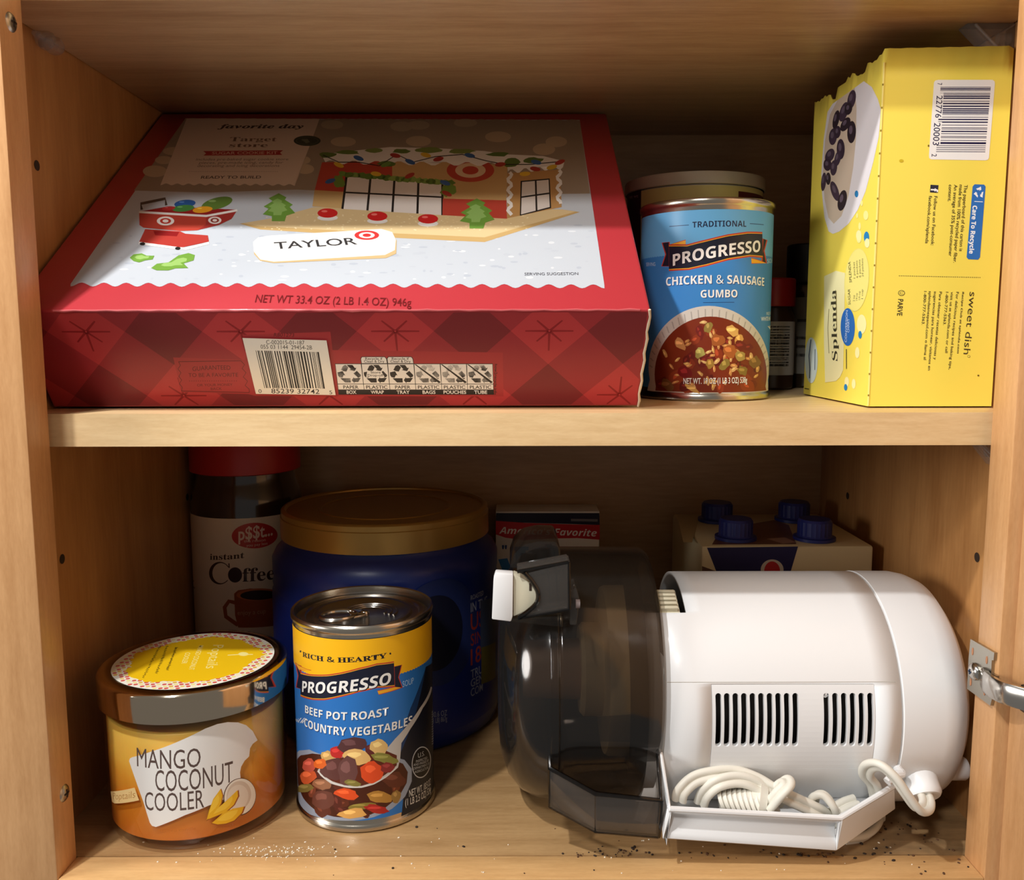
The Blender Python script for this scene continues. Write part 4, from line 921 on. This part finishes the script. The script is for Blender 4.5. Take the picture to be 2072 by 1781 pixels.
for i, (x0, y0, x1, y1) in enumerate(((810, 210, 712, 450), (715, 195, 598, 485), (640, 190, 460, 530))):
    pts = []; n = 46
    for k in range(n): f = k/(n-1); pts.append((x0+(x1-x0)*f+(22 if k % 2 else -14)*rr.uniform(.5, 1.1), y0+(y1-y0)*f+rr.uniform(-3, 3)))
    p.line(smooth_path([(a, b_, 0) for a, b_ in pts], 2) and [(q.x, q.y) for q in smooth_path([(a, b_, 0) for a, b_ in pts], 2)], 4, (62, 46, 20))
p.build('lid_sticker', lid)

# ------------------------------------------------------------------ blue coffee canister with gold lid
fx, fy, fr, fh = -.0900, .1934, .0699, .1460
fz = ZF+.0002
cof = thing('coffee_canister', 'big blue plastic coffee canister with a gold lid, behind the pot roast can', 'coffee canister', (fx, fy, fz))
BR_ = .0763
M_blue = mat('blue_plastic', (20, 40, 112), .35, bump=.06, bscale=120)
lathe_obj('canister_body', [(0, .0003), (BR_-.004, .0003), (BR_-.001, .003), (BR_, .008), (BR_, .092), (BR_-.0012, .095), (BR_-.0004, .098), (BR_-.0014, .101), (BR_-.0006, .105), (BR_-.0005, .114), (BR_-.003, .119), (BR_-.007, .123), (BR_-.0095, .126), (BR_-.0095, .130)], (fx, fy, fz), M_blue, cof, 144, angle=50)
lathe_obj('lid', [(a, b-.0064) for a, b in ((fr-.0016, .1335), (fr, .1340), (fr, .1475), (fr-.0006, .1480), (fr-.0006, .1512), (fr-.0016, .1522), (fr-.0030, .1524), (fr-.0040, .1516), (fr-.0042, .1505), (.045, .1505), (.0445, .1511), (.043, .1511), (.0425, .1505), (0, .1505))], (fx, fy, fz), mat('gold_lid', (176, 138, 72), .34, .55, bump=.1, bscale=200), cof, 144, angle=40)
p = Print(Cyl(fx, fy, BR_, fz), .0002).frame(500, 960, 2.9679); r_ = p.s.r
p.polyuv([(-PI*r_*.9, .012), (PI*r_*.9, .012), (PI*r_*.9, .090), (-PI*r_*.9, .090)], (22, 40, 116))
GY = (150, 156, 172)
u_, v_ = p.uv((1160, 950)); p.polyuv([(u_+.030*math.cos(k*PI/20), v_+.034*math.sin(k*PI/20)) for k in range(40)], (34, 46, 96)); p.polyuv([(u_+.020*math.cos(k*PI/20)-.003, v_+.024*math.sin(k*PI/20)) for k in range(40)], (22, 24, 44))
def side(t, y, h, col, wdt, bold=.01):
    u, v = p.uv((1342, y)); vs, fs = glyphs(t, bold); x0 = min(q[0] for q in vs); x1 = max(q[0] for q in vs)
    p.raw([(u+(q[0]-x0)/(x1-x0)*wdt, v+q[1]/CAPH*h) for q in vs], fs, col)
for t, y, h, c, wd in (('ROASTED', 756, .0030, GY, .014), ('IN THE', 828, .0058, GY, .019), ('USA', 940, .0108, (150, 50, 40), .023), ('SINCE', 1032, .0076, (140, 46, 40), .023), ('1892', 1148, .0104, (156, 54, 40), .025), ('TRUE', 1226, .0054, GY, .016), ('GEN', 1280, .0052, GY, .013), ('COM', 1336, .0052, GY, .013)): side(t, y, h, c, wd)
p.text('30.6 OZ', (1108, 1460), (1200, 1446), (1108, 1428), GY); p.text('(1 LB) 867g', (1108, 1496), (1200, 1480), (1108, 1466), GY)
p.poly([(1400, 760), (1490, 730), (1490, 1010), (1400, 1050)], (64, 78, 106))
p.poly([(1405, 1040), (1490, 1005), (1490, 1220), (1405, 1260)], (104, 96, 44))
p.build('label', cof)

# ------------------------------------------------------------------ instant coffee jar at the back
jx, jy, jr, jz = -.2005, .2460, .0398, ZF+.0002
jar = thing('instant_coffee_jar', 'tall instant coffee jar with red lid and white label, back left corner', 'coffee jar', (jx, jy, jz))
lathe_obj('jar_body', [(0, .0003), (jr-.004, .0003), (jr, .004), (jr, .138), (jr-.001, .146), (jr-.004, .154), (jr-.005, .160), (jr-.005, .168)], (jx, jy, jz), mat('dark_coffee_glass', (48, 34, 24), .12, coat=.6), jar, 96)
lathe_obj('lid', [(jr-.003, .162), (jr-.0004, .163), (jr-.0004, .202), (jr-.002, .2045), (0, .2045)], (jx, jy, jz), mat('red_lid', (178, 34, 34), .4), jar, 96)
p = Print(Cyl(jx, jy, jr+.0002, jz), .0001).frame(0, 880, 3.2375); r_ = p.s.r
zt = p.uv((1500, 550))[1]
p.polyuv([(-PI*r_*.95, .008), (PI*r_*.95, .008), (PI*r_*.95, zt), (-PI*r_*.95, zt)], (222, 204, 184))
p.ell(1668, 660, 150, 84, (188, 40, 34), -.04)
p.text('p$$t...', (1562, 690), (1786, 656), (1562, 610), (236, 206, 190), .02); p.text('the reason', (1598, 706), (1740, 696), (1598, 688), (226, 190, 176)); p.text('you pay less', (1614, 734), (1752, 718), (1614, 716), (226, 190, 176))
CB = (66, 42, 34)
p.text(SERIF('instant'), (1376, 818), (1600, 806), (1376, 762), CB, .004)
p.ell(1440, 906, 70, 74, CB); p.ell(1448, 906, 56, 66, (222, 204, 184)); p.poly([(1462, 850), (1520, 880), (1520, 940), (1470, 960)], (222, 204, 184)); p.line([(1500, 842), (1502, 872)], 8, CB)
p.ell(1540, 918, 46, 50, (50, 26, 34)); p.text(SERIF('ffee'), (1588, 962), (1800, 944), (1588, 832), CB, 0)
p.poly([(1534, 1040), (1560, 1018), (1640, 1006), (1760, 1010), (1800, 1030), (1800, 1250), (1560, 1262), (1540, 1180)], (150, 74, 38)); p.ell(1690, 1046, 140, 40, (182, 98, 54), -.03); p.ell(1696, 1050, 122, 32, (46, 26, 22), -.03)
p.line([(1545, 1100), (1500, 1090), (1472, 1130), (1480, 1190), (1560, 1246)], 26, (150, 74, 38)); p.text('enjoy a cup', (1556, 1180), (1740, 1168), (1556, 1150), (190, 140, 110))
for k in range(7): p.line([(1222, 780+44*k), (1262+rr.uniform(-10, 20), 784+44*k)], 9, (150, 130, 110))
p.build('label', jar)

# ------------------------------------------------------------------ pudding mix box and drink four-pack at the back
gx0, gx1, gy = -.0162, .0615, .2500
gz1 = -.0937
gel = thing('pudding_box', 'upright white and red pudding mix box behind the smoky bowl', 'box', ((gx0+gx1)/2, gy+.014, ZF))
bm = bmesh.new(); add_box(bm, (gx0, gy, ZF+.0003), (gx1, gy+.028, gz1), .0006)
gbox = finish(bm, 'carton', mat('white_carton', (224, 220, 216), .4), gel)
p = Print(Plane((gx0, gy, ZF), (1, 0, 0), (0, 0, 1)), .0001).frame(960, 1000, 2.4068)
p.poly([(106, 92), (608, 92), (610, 150), (104, 135)], (34, 34, 56)); p.poly([(470, 120), (600, 122), (600, 134), (470, 132)], (120, 116, 122))
p.poly([(104, 130), (250, 140), (430, 146), (610, 150), (610, 222), (500, 214), (380, 216), (240, 224), (150, 212), (104, 196)], (192, 34, 40))
p.text(SANS_IT("America's Favorite"), (120, 192), (594, 206), (124, 146), (240, 236, 236), .0)
p.poly([(176, 256), (264, 256), (264, 272), (250, 274), (250, 350), (228, 385), (178, 394), (136, 372), (116, 318), (160, 312), (172, 344), (190, 350), (200, 338), (200, 274), (176, 272)], (50, 126, 200)); p.text('"', (134, 298), (158, 298), (134, 252), (40, 70, 130), .02)
p.build('face_print', gbox)

ex0, ex1, ey0, ey1, ez = .1195, .2318, .1645, .2680, -.0995
pk = thing('drink_pack', 'cream and navy four-pack of drinks with dark blue caps, behind the white machine', 'drink pack', ((ex0+ex1)/2, (ey0+ey1)/2, ZF))
bm = bmesh.new(); add_box(bm, (ex0, ey0, ZF+.0003), (ex1, ey1, ez), .002)
sl = finish(bm, 'sleeve', mat('cream_sleeve', (206, 190, 150), .45), pk)
p = Print(Plane((ex0, ey0, ZF), (1, 0, 0), (0, 0, 1)), .0001).frame(1300, 980, 3.9846)
NV = (34, 34, 78)
p.poly([(520, 512), (1254, 502), (1194, 706), (1160, 800), (640, 800), (594, 700)], NV); p.ell(1045, 690, 92, 84, (196, 186, 170)); p.ell(1045, 700, 64, 78, (176, 40, 44))
p.poly([(480, 660), (590, 700), (620, 800), (480, 800)], (96, 70, 60))
p.build('front_print', sl)
p = Print(Plane((ex0, ey0, ez), (1, 0, 0), (0, 1, 0)), .0001).frame(1300, 980, 3.9846)
p.poly([(560, 488), (1240, 484), (1180, 330), (1060, 290), (820, 330), (600, 420)], (110, 70, 52)); p.poly([(1000, 440), (1130, 480), (1240, 470), (1150, 430)], (170, 130, 110)); p.poly([(280, 250), (460, 250), (400, 470), (330, 470)], (186, 168, 124))
p.build('top_print', sl)
M_cap = mat('blue_cap', (30, 38, 104), .4)
for x, y in ((.1468, .1850), (.1992, .1830), (.1475, .2420), (.2050, .2440)):
    bm = bmesh.new(); R_ = .0112; n = 48
    rows = []
    for r, h in ((R_+.0026, .0002), (R_+.0026, .0022), (R_+.0004, .0026), (R_, .0035), (R_, .0125), (R_-.0012, .0142), (0, .0144)):
        if r == 0: rows.append([bm.verts.new((x, y, ez+h))]); continue
        rows.append([bm.verts.new((x+(r-(.0004 if k % 2 and .003 < h < .013 else 0))*math.cos(2*PI*k/n), y+(r-(.0004 if k % 2 and .003 < h < .013 else 0))*math.sin(2*PI*k/n), ez+h)) for k in range(n)])
    for A_, B_ in zip(rows, rows[1:]):
        for k in range(n):
            bm.faces.new([A_[k], A_[(k+1) % n], B_[(k+1) % n], B_[k]] if len(B_) > 1 else [A_[k], A_[(k+1) % n], B_[0]])
    finish(bm, 'cap', M_cap, pk, angle=30)

# ------------------------------------------------------------------ food processor lying on its side
M_wp = mat('white_plastic', (232, 233, 234), .34, coat=.1)
M_wp2 = mat('ivory_plastic', (206, 200, 176), .4)
M_smoke = clear('smoke_plastic', (.48, .45, .425), .10, 1.0, .012)
M_smoke2 = clear('smoke_tray_plastic', (.71, .685, .66), .08, 1.0, .04)
M_smoke3 = clear('smoke_edge', (.34, .32, .31), .06)
yc, R0 = .0850, .0626
zc = ZF+.0634
fp = thing('food_processor', 'white food processor with smoky bowl and coiled cord, lying on its side', 'food processor', (.11, yc, ZF))
XL, XN, XS = .0635, .087, .1905
cs_ = Cyl(yc, zc, R0, 0, 144, 'x')
# housing shell: surface of a lying cylinder with the left notch and an opening for the vent panel
pv = lambda x, y: cs_.uv(1280+x/2.8729, 1120+y/2.8729)
vx0, vx1 = pv(462, 900)[0], pv(1412, 900)[0]; va1 = pv(900, 760)[1]/R0; va0 = pv(900, 1250)[1]/R0
notch = cs_.uv(1345, 1240)[1]/R0
bm = bmesh.new(); da = 2*PI/144
ang = sorted(set([k*da for k in range(-72, 72)]+[va0, va1, notch])); xs = [XL, XN, vx0, vx1, XS-.0008]
def rad(x): return R0
V = {}
def vert(i, k):
    k %= len(ang)
    if (i, k) not in V: V[i, k] = bm.verts.new(cs_.pt(xs[i], ang[k]*R0, 0))
    return V[i, k]
for i in range(len(xs)-1):
    for k in range(len(ang)):
        a = ang[k]; am = a+1e-5
        if i == 0 and am > notch and am < notch+PI*.9: continue
        if i == 2 and va0 <= am < va1: continue
        bm.faces.new([vert(i, k), vert(i+1, k), vert(i+1, k+1), vert(i, k+1)])
bmesh.ops.recalc_face_normals(bm, faces=bm.faces)
hs = finish(bm, 'motor_housing', M_wp, fp, angle=40)
md = hs.modifiers.new('shell', 'SOLIDIFY'); md.thickness = .0024; md.offset = -1
# vent panel with real slots
cv = bpy.data.curves.new('vent', 'CURVE'); cv.dimensions = '2D'; cv.fill_mode = 'BOTH'
def spl(pts):
    s = cv.splines.new('POLY'); s.points.add(len(pts)-1); s.use_cyclic_u = True
    for q, (x, y) in zip(s.points, pts): q.co = (x, y, 0, 1)
g_ = .00015
spl([(vx0+g_, va0*R0+g_), (vx1-g_, va0*R0+g_), (vx1-g_, va1*R0-g_), (vx0+g_, va1*R0-g_)])
s1 = pv(700, 812)[1]; s0 = pv(700, 1122)[1]
slots = [pv(501+49.8*k, 980)[0] for k in range(10)]+[pv(1130+51*k, 980)[0] for k in range(6)]
for u in slots:
    hw = .0030*.5; n = 8
    spl([(u+hw*math.cos(PI*k/n), s1-hw+hw*math.sin(PI*k/n)) for k in range(n+1)]+[(u-hw*math.cos(PI*k/n), s0+hw-hw*math.sin(PI*k/n)) for k in range(n+1)])
co = bpy.data.objects.new('vent', cv); C.objects.link(co); bpy.context.view_layer.update()
me = bpy.data.meshes.new_from_object(co.evaluated_get(bpy.context.evaluated_depsgraph_get())); bpy.data.objects.remove(co)
bm = bmesh.new(); bm.from_mesh(me); bpy.data.meshes.remove(me); g = cs_.grid; k = math.floor(va0*R0/g)
while k*g < va1*R0:
    bmesh.ops.bisect_plane(bm, geom=bm.verts[:]+bm.edges[:]+bm.faces[:], dist=1e-7, plane_co=(0, k*g, 0), plane_no=(0, 1, 0)); k += 1
for v in bm.verts: v.co = cs_.pt(v.co.x, v.co.y, .0001)
bmesh.ops.recalc_face_normals(bm, faces=bm.faces)
if sum((f.calc_center_median()-Vector((f.calc_center_median().x, yc, zc))).dot(f.normal) for f in bm.faces) < 0:
    for f in bm.faces: f.normal_flip()
vp = finish(bm, 'vent_panel', M_wp, hs, False); md = vp.modifiers.new('shell', 'SOLIDIFY'); md.thickness = .0026; md.offset = -1
# fine mould seam over the vents and rim along the left edge
bm = bmesh.new(); va = pv(1450, 752)[1]
tube(bm, [cs_.pt(vx0-.022+(.001 if k else 0)+(XS-.002-vx0+.02)*k/8, va+.0004, -.0001) for k in range(9)], .00022, 6); bmesh.ops.recalc_face_normals(bm, faces=bm.faces); finish(bm, 'mould_seam', mat('seam_grey', (180, 176, 168), .6), hs)
lathe_obj('motor', [(0, XL+.010), (.045, XL+.010), (.045, XS-.012), (0, XS-.012)], (0, yc, zc), mat('dark_motor', (34, 32, 30), .5, .3), hs, 48, 'x')
lathe_obj('base_cap', [(R0-.003, XS-.002), (R0-.0010, XS), (R0+.0002, XS+.0006), (R0, .212), (R0-.0012, .2180), (R0-.0040, .2240), (R0-.010, .2285), (R0-.018, .2305), (0, .2305)], (0, yc, zc), M_wp, fp, 144, 'x', 40)
for px, py in ((1908, 1275), (1948, 1562)):
    q = atX(px, py, .2330); lathe_obj('foot', [(.0062, -.008), (.0062, .0050), (.0054, .0064), (0, .0068)], (.2300, q.y+.004, q.z), M_wp, fp, 32, 'x')
# bowl
yb, zb = .0875, ZF+.0708
bowl = lathe_obj('bowl', [(.0698, .0195), (.0692, .022), (.0690, .0685), (.0670, .0715), (.0610, .0725)], (0, yb, zb), M_smoke, fp, 144, 'x')
md = bowl.modifiers.new('wall', 'SOLIDIFY'); md.thickness = .0018; md.offset = -1
blid = lathe_obj('bowl_lid', [(.0, -.0118), (.030, -.0118), (.044, -.0105), (.056, -.0062), (.0640, .0010), (.0680, .0090), (.0692, .0150), (.0706, .0155), (.0706, .0188), (.0698, .0194)], (0, yb, zb), M_smoke, fp, 144, 'x')
md = blid.modifiers.new('wall', 'SOLIDIFY'); md.thickness = .0018; md.offset = -1
lathe_obj('bowl_rim', [(.0668, .0545), (.0668, .0635), (.0655, .0635), (.0655, .0545), (.0668, .0545)], (0, yb, zb), M_smoke3, bowl, 96, 'x')
lathe_obj('drive_hub', [(0, .034), (.024, .034), (.026, .036), (.026, .046), (.046, .047), (.047, .049), (.047, .0665), (0, .0665)], (0, yb, zb), mat('cream_hub', (226, 206, 160), .45), fp, 72, 'x')
lathe_obj('drive_shaft', [(0, .002), (.015, .002), (.016, .004), (.017, .034), (0, .034)], (0, yb, zb), mat('brown_hub', (186, 152, 116), .45), fp, 48, 'x')
# ribbed lock strip showing in the notch
bm = bmesh.new()
for k in range(5):
    a = notch+.03+.05*k
    for x0, x1 in ((.0735, .083),):
        F_ = [cs_.pt(x0, a*R0, .0012), cs_.pt(x1, a*R0, .0012), cs_.pt(x1, (a+.032)*R0, .0012), cs_.pt(x0, (a+.032)*R0, .0012)]; B_ = [cs_.pt(x0, a*R0, -.003), cs_.pt(x1, a*R0, -.003), cs_.pt(x1, (a+.032)*R0, -.003), cs_.pt(x0, (a+.032)*R0, -.003)]
        prism(bm, F_, B_, bev=.0004)
for a0_, a1_ in ((notch+.0, notch+.30),):
    prism(bm, [cs_.pt(.0735, a0_*R0, -.001), cs_.pt(.084, a0_*R0, -.001), cs_.pt(.084, a1_*R0, -.001), cs_.pt(.0735, a1_*R0, -.001)], [cs_.pt(.0735, a0_*R0, -.005), cs_.pt(.084, a0_*R0, -.005), cs_.pt(.084, a1_*R0, -.005), cs_.pt(.0735, a1_*R0, -.005)])
finish(bm, 'lock_strip', M_wp2, fp)
# feed tube block on top: pusher, clear tube
def blk(pts, y0, y1, bm, bev=.0006): prism(bm, [atY(x, y, y0) for x, y in pts], [Vector((atY(x, y, y0).x, y1, atY(x, y, y0).z)) for x, y in pts], bev=bev)
Q = lambda x, y: (980+x/5.18, 1080+y/5.18)
bm = bmesh.new(); blk([Q(118, 412), Q(304, 425), Q(298, 870), Q(280, 925), Q(78, 900), Q(96, 480)], .022, .029, bm, .0006); pus = finish(bm, 'pusher', M_wp, fp)
bm = bmesh.new()
arc = [Q(305+270*math.sin(PI*k/14)**.8, 430+440*k/14) for k in range(15)]
blk(arc, .0235, .032, bm, .0005); finish(bm, 'pusher_block', M_wp2, pus)
bm = bmesh.new(); blk([Q(470, 520), Q(497, 520), Q(497, 600), Q(470, 600)], .0234, .025, bm, 0); finish(bm, 'pusher_slot', M_dark, pus)
bm = bmesh.new()
fr_ = [Q(345, 400), Q(885, 300), Q(893, 790), Q(350, 885)]
fr3 = [atY(x, y, .0222) for x, y in fr_]; bk3 = [Vector((a.x, .036, a.z)) for a in fr3]
sheet(bm, [[fr3[i], fr3[(i+1) % 4], bk3[(i+1) % 4], bk3[i]] for i in (0, 1, 2)], .0014)
sheet(bm, [[fr3[1], fr3[2]]+[atY(*Q(x, y), .0222) for x, y in ((360, 880), (450, 820), (535, 735), (568, 660), (562, 600), (520, 520), (430, 420))]], .0014)
ft = finish(bm, 'feed_tube', M_smoke2, fp)
bm = bmesh.new()
tube(bm, smooth_path([atY(*Q(420, 410), .0216), atY(*Q(500, 500), .0216), atY(*Q(560, 610), .0216), atY(*Q(550, 720), .0216), atY(*Q(450, 820), .0216), atY(*Q(360, 880), .0216)], 6), .0012, 8); tube(bm, [fr3[1], fr3[2]], .0009, 8); tube(bm, [fr3[2], fr3[3]], .0009, 8); tube(bm, [fr3[0], fr3[1]], .0009, 8)
bmesh.ops.recalc_face_normals(bm, faces=bm.faces); finish(bm, 'tube_rim', M_smoke3, ft)
bm = bmesh.new(); blk([Q(290, 890), Q(820, 860), Q(825, 985), Q(275, 925)], .0265, .036, bm, .0006); finish(bm, 'tube_foot', clear('ivory_clear', (.84, .80, .70), .1), ft)
bm = bmesh.new(); blk([Q(905, 610), Q(960, 560), Q(1000, 690), Q(990, 770), Q(965, 960), Q(895, 960)], .028, .045, bm, .0006); finish(bm, 'latch', M_smoke2, fp)
bm = bmesh.new(); c = atY(*Q(980, 735), .027); lathe(bm, [(0, -.001), (.0022, -.001), (.0022, .001), (0, .001)], c.x, c.y, c.z, 20, 'x'); bmesh.ops.recalc_face_normals(bm, faces=bm.faces); finish(bm, 'latch_button', mat('dull_lilac', (140, 128, 128), .4), fp)
bm = bmesh.new(); pts = [(1030, 1150), (1040, 1120), (1060, 1102), (1090, 1095), (1125, 1096), (1134, 1110), (1137, 1155)]
prism(bm, [atY(x, y, .068) for x, y in pts], [Vector((atY(x, y, .068).x, .110, atY(x, y, .068).z)) for x, y in pts], bev=.0012); finish(bm, 'lid_lug', M_smoke, blid)
# smoky discharge tray
tt = .0018
a, b, c, d, e, f = atY(1113, 1493, .030), atY(1113, 1555, .0165), atY(1205, 1606, .0065), atY(1338, 1620, .0065), atY(1330, 1500, .027), atY(1322, 1442, .036)
b2, c2, d2 = atY(1113, 1632, .0215), atY(1205, 1682, .0125), atY(1332, 1693, .0125)
a2, e2 = atY(1120, 1590, .055), atY(1325, 1600, .055)
bm = bmesh.new(); sheet(bm, [[b, c, c2, b2], [c, d, d2, c2], [a, b, b2, a2], [d, e, e2, d2], [b2, c2, d2, e2, a2]], tt)
g0, g1, g2, g3 = atY(1138, 1456, .034), atY(1322, 1442, .036), atY(1330, 1502, .029), atY(1150, 1500, .029)
sheet(bm, [[g0, g1, g2, g3]], tt)
tr_ = finish(bm, 'discharge_tray', M_smoke2, fp)
bm = bmesh.new(); tube(bm, [a, b, c, d, e, f], .0013, 8); tube(bm, [b2, c2, d2], .0011, 8); tube(bm, [d, d2], .0012, 8); tube(bm, [b, b2], .0011, 8); bmesh.ops.recalc_face_normals(bm, faces=bm.faces); finish(bm, 'tray_rim', M_smoke3, tr_)
# white chute holding the cord
A_, B_, C_, D_ = atY(1334, 1515, .0245), atY(1355, 1637, .0065), atY(1700, 1656, .0065), atY(1806, 1592, .0245)
B2, C2, D2 = atY(1345, 1694, .0085), atY(1690, 1717, .0085), atY(1810, 1632, .030)
A2 = atY(1345, 1600, .040); E_ = atY(1345, 1600, .056); G_ = atY(1800, 1580, .056)
prof = [(0, 0), (.10, .0012), (.25, .0040), (.42, .0050), (.60, .0040), (.85, .0008), (1, 0)]
bm = bmesh.new()
def strip(P1, P2, Q1, Q2, flip=False):
    col = []
    for t, off in prof:
        p1, p2 = P1.lerp(Q1, t), P2.lerp(Q2, t); n_ = (P2-P1).cross(Q1-P1).normalized()
        if n_.y < 0: n_ = -n_
        col.append((p1+n_*off, p2+n_*off))
    for (a1, b1), (a2_, b2_) in zip(col, col[1:]):
        bm.faces.new([bm.verts.new(v) for v in (a1, b1, b2_, a2_)])
strip(B_, C_, B2, C2)
bm.faces.new([bm.verts.new(v) for v in (C_, D_, D2, C2)])
bm.faces.new([bm.verts.new(v) for v in (A_, B_, B2, A2)])
bm.faces.new([bm.verts.new(v) for v in (B2, C2, D2, G_, E_)])
bmesh.ops.remove_doubles(bm, verts=bm.verts, dist=.00001); bmesh.ops.recalc_face_normals(bm, faces=bm.faces)
ch = finish(bm, 'chute', M_wp, fp, angle=35); md = ch.modifiers.new('wall', 'SOLIDIFY'); md.thickness = .0026; md.offset = 0
bv = ch.modifiers.new('round', 'BEVEL'); bv.width = .0006; bv.segments = 2; bv.limit_method = 'ANGLE'
bm = bmesh.new(); tube(bm, [A_, B_, C_, D_], .0015, 10); bmesh.ops.recalc_face_normals(bm, faces=bm.faces); finish(bm, 'chute_rim', M_wp, ch)
# strain relief stub, small hook, and the two-core power cord
K = lambda x, y, Y: atY(1280+x/2.8729, 1120+y/2.8729, Y)
bm = bmesh.new(); tube(bm, [K(1650, 1262, .036), K(1655, 1275, .034), K(1690, 1395, .026), K(1698, 1418, .0245)], [.0078, .0088, .0090, .0078], 24); bmesh.ops.recalc_face_normals(bm, faces=bm.faces); finish(bm, 'cord_socket', M_wp, fp)
bm = bmesh.new(); tube(bm, smooth_path([K(1552, 1205, .031), K(1540, 1250, .026), K(1562, 1280, .024), K(1520, 1290, .022), K(1480, 1330, .020)], 6), .0022, 10); bmesh.ops.recalc_face_normals(bm, faces=bm.faces); finish(bm, 'cord_hook', M_wp, fp)
M_cord = mat('ivory_cord', (222, 218, 206), .45)
fig8 = [(math.cos(a*PI/8)*1.0+1.0, math.sin(a*PI/8)) for a in range(-7, 8)]; fig8 = fig8+[(-x, -y) for x, y in fig8]
bm = bmesh.new()
def cord(pts, r=.0019, up=(0, -.5, 1)):
    tube(bm, smooth_path(pts, 7), r, shape=fig8, up0=up)
cord([K(1700, 1405, .022), K(1712, 1445, .016), K(1700, 1485, .010), K(1655, 1485, .006), K(1590, 1400, .005), K(1520, 1300, .006), K(1440, 1235, .010), K(1375, 1240, .016), K(1358, 1290, .022), K(1400, 1345, .026), K(1420, 1420, .028)])
cord([K(270, 1440, .020), K(285, 1385, .020), K(360, 1315, .022), K(470, 1285, .023), K(600, 1280, .024), K(720, 1320, .022), K(830, 1385, .019), K(960, 1445, .018), K(1080, 1500, .018), K(1190, 1560, .024)])
cord([K(395, 1460, .021), K(420, 1400, .020), K(490, 1340, .019), K(600, 1315, .020), K(700, 1335, .020), K(790, 1400, .020), K(850, 1480, .022)])
cord([K(1050, 1450, .024), K(1060, 1410, .022), K(1110, 1405, .020), K(1160, 1460, .018), K(1180, 1520, .020)])
cord([K(1180, 1495, .024), K(1240, 1460, .026), K(1300, 1440, .028)])
cord([K(790, 1470, .014), K(850, 1400, .0105), K(900, 1345, .012), K(880, 1320, .018), K(820, 1370, .022), K(780, 1430, .022)])
zfl = ZF+.0022
lp = [atZ(1280+x/2.8729, 1120+y/2.8729, zfl) for x, y in ((1430, 1530), (1405, 1600), (1340, 1650), (1240, 1668))]
cord([K(1420, 1420, .03), lp[0], lp[1], lp[2], lp[3]])
bmesh.ops.recalc_face_normals(bm, faces=bm.faces)
pc = finish(bm, 'power_cord', M_cord, fp, angle=38)
bm = bmesh.new()
for k in range(8): x = 515+31*k; tube(bm, [K(x, 1437+2*k, .0205), K(x+20, 1432+2*k, .0200)], [.0052+.0004*k]*2, 16)
tube(bm, [K(505, 1440, .0205), K(770, 1432, .0200)], [.0042, .0066], 16)
tube(bm, [K(735, 1430, .0200), K(780, 1440, .0190)], [.0088, .0072], 16)
bmesh.ops.recalc_face_normals(bm, faces=bm.faces); finish(bm, 'plug_relief', M_cord, pc, angle=50)

# ------------------------------------------------------------------ crumbs on the cupboard floor
def specks(name, spots, cols, rr, smin, smax, z, label):
    bm = bmesh.new()
    for x, y in spots:
        s = rr.uniform(smin, smax); mi = rr.randrange(len(cols))
        m4 = Matrix.Translation((x, y, z+s*.35)) @ Matrix.Rotation(rr.uniform(0, 6), 4, 'Z') @ Matrix.Diagonal((s*rr.uniform(.7, 1.6), s, s*.6, 1))
        r = bmesh.ops.create_icosphere(bm, subdivisions=1, radius=1, matrix=m4)
        for f in {f for v in r['verts'] for f in v.link_faces}: f.material_index = mi
    o = finish(bm, name, cols, None, False); o['label'] = label; o['category'] = 'crumbs'; o['kind'] = 'stuff'
rr = random.Random(33); sp_ = []
for k in range(90):
    x = rr.choice((rr.uniform(.15, .235), rr.uniform(-.2, .23), rr.gauss(.21, .02))); y = rr.uniform(.021, .05) if rr.random() < .8 else rr.uniform(.003, .02)
    if -H+.003 < x < H-.003: sp_.append((x, y))
sp_ += [(rr.uniform(.02, .2), rr.gauss(.0195, .0012)) for _ in range(60)]+[(rr.gauss(.052, .006), rr.gauss(.024, .002)) for _ in range(16)]
specks('dark_crumbs', sp_, [mat('crumb_dark', (40, 26, 16), .8), mat('crumb_brown', (84, 54, 30), .8)], rr, .0003, .0009, ZF, 'dark brown crumbs scattered along the front of the cupboard floor')
sp_ = [(rr.gauss(-.125, .014), rr.gauss(.023, .003)) for _ in range(120)]+[(rr.uniform(-.2, .2), rr.uniform(.004, .035)) for _ in range(50)]
sp_ = [(x, y) for x, y in sp_ if -H+.003 < x < H-.003 and y > .002]
specks('sugar_grains', sp_, [mat('sugar', (236, 228, 210), .25)], rr, .0002, .0005, ZF, 'white sugar grains spilled in front of the candle')

bpy.data.objects.remove(_to)
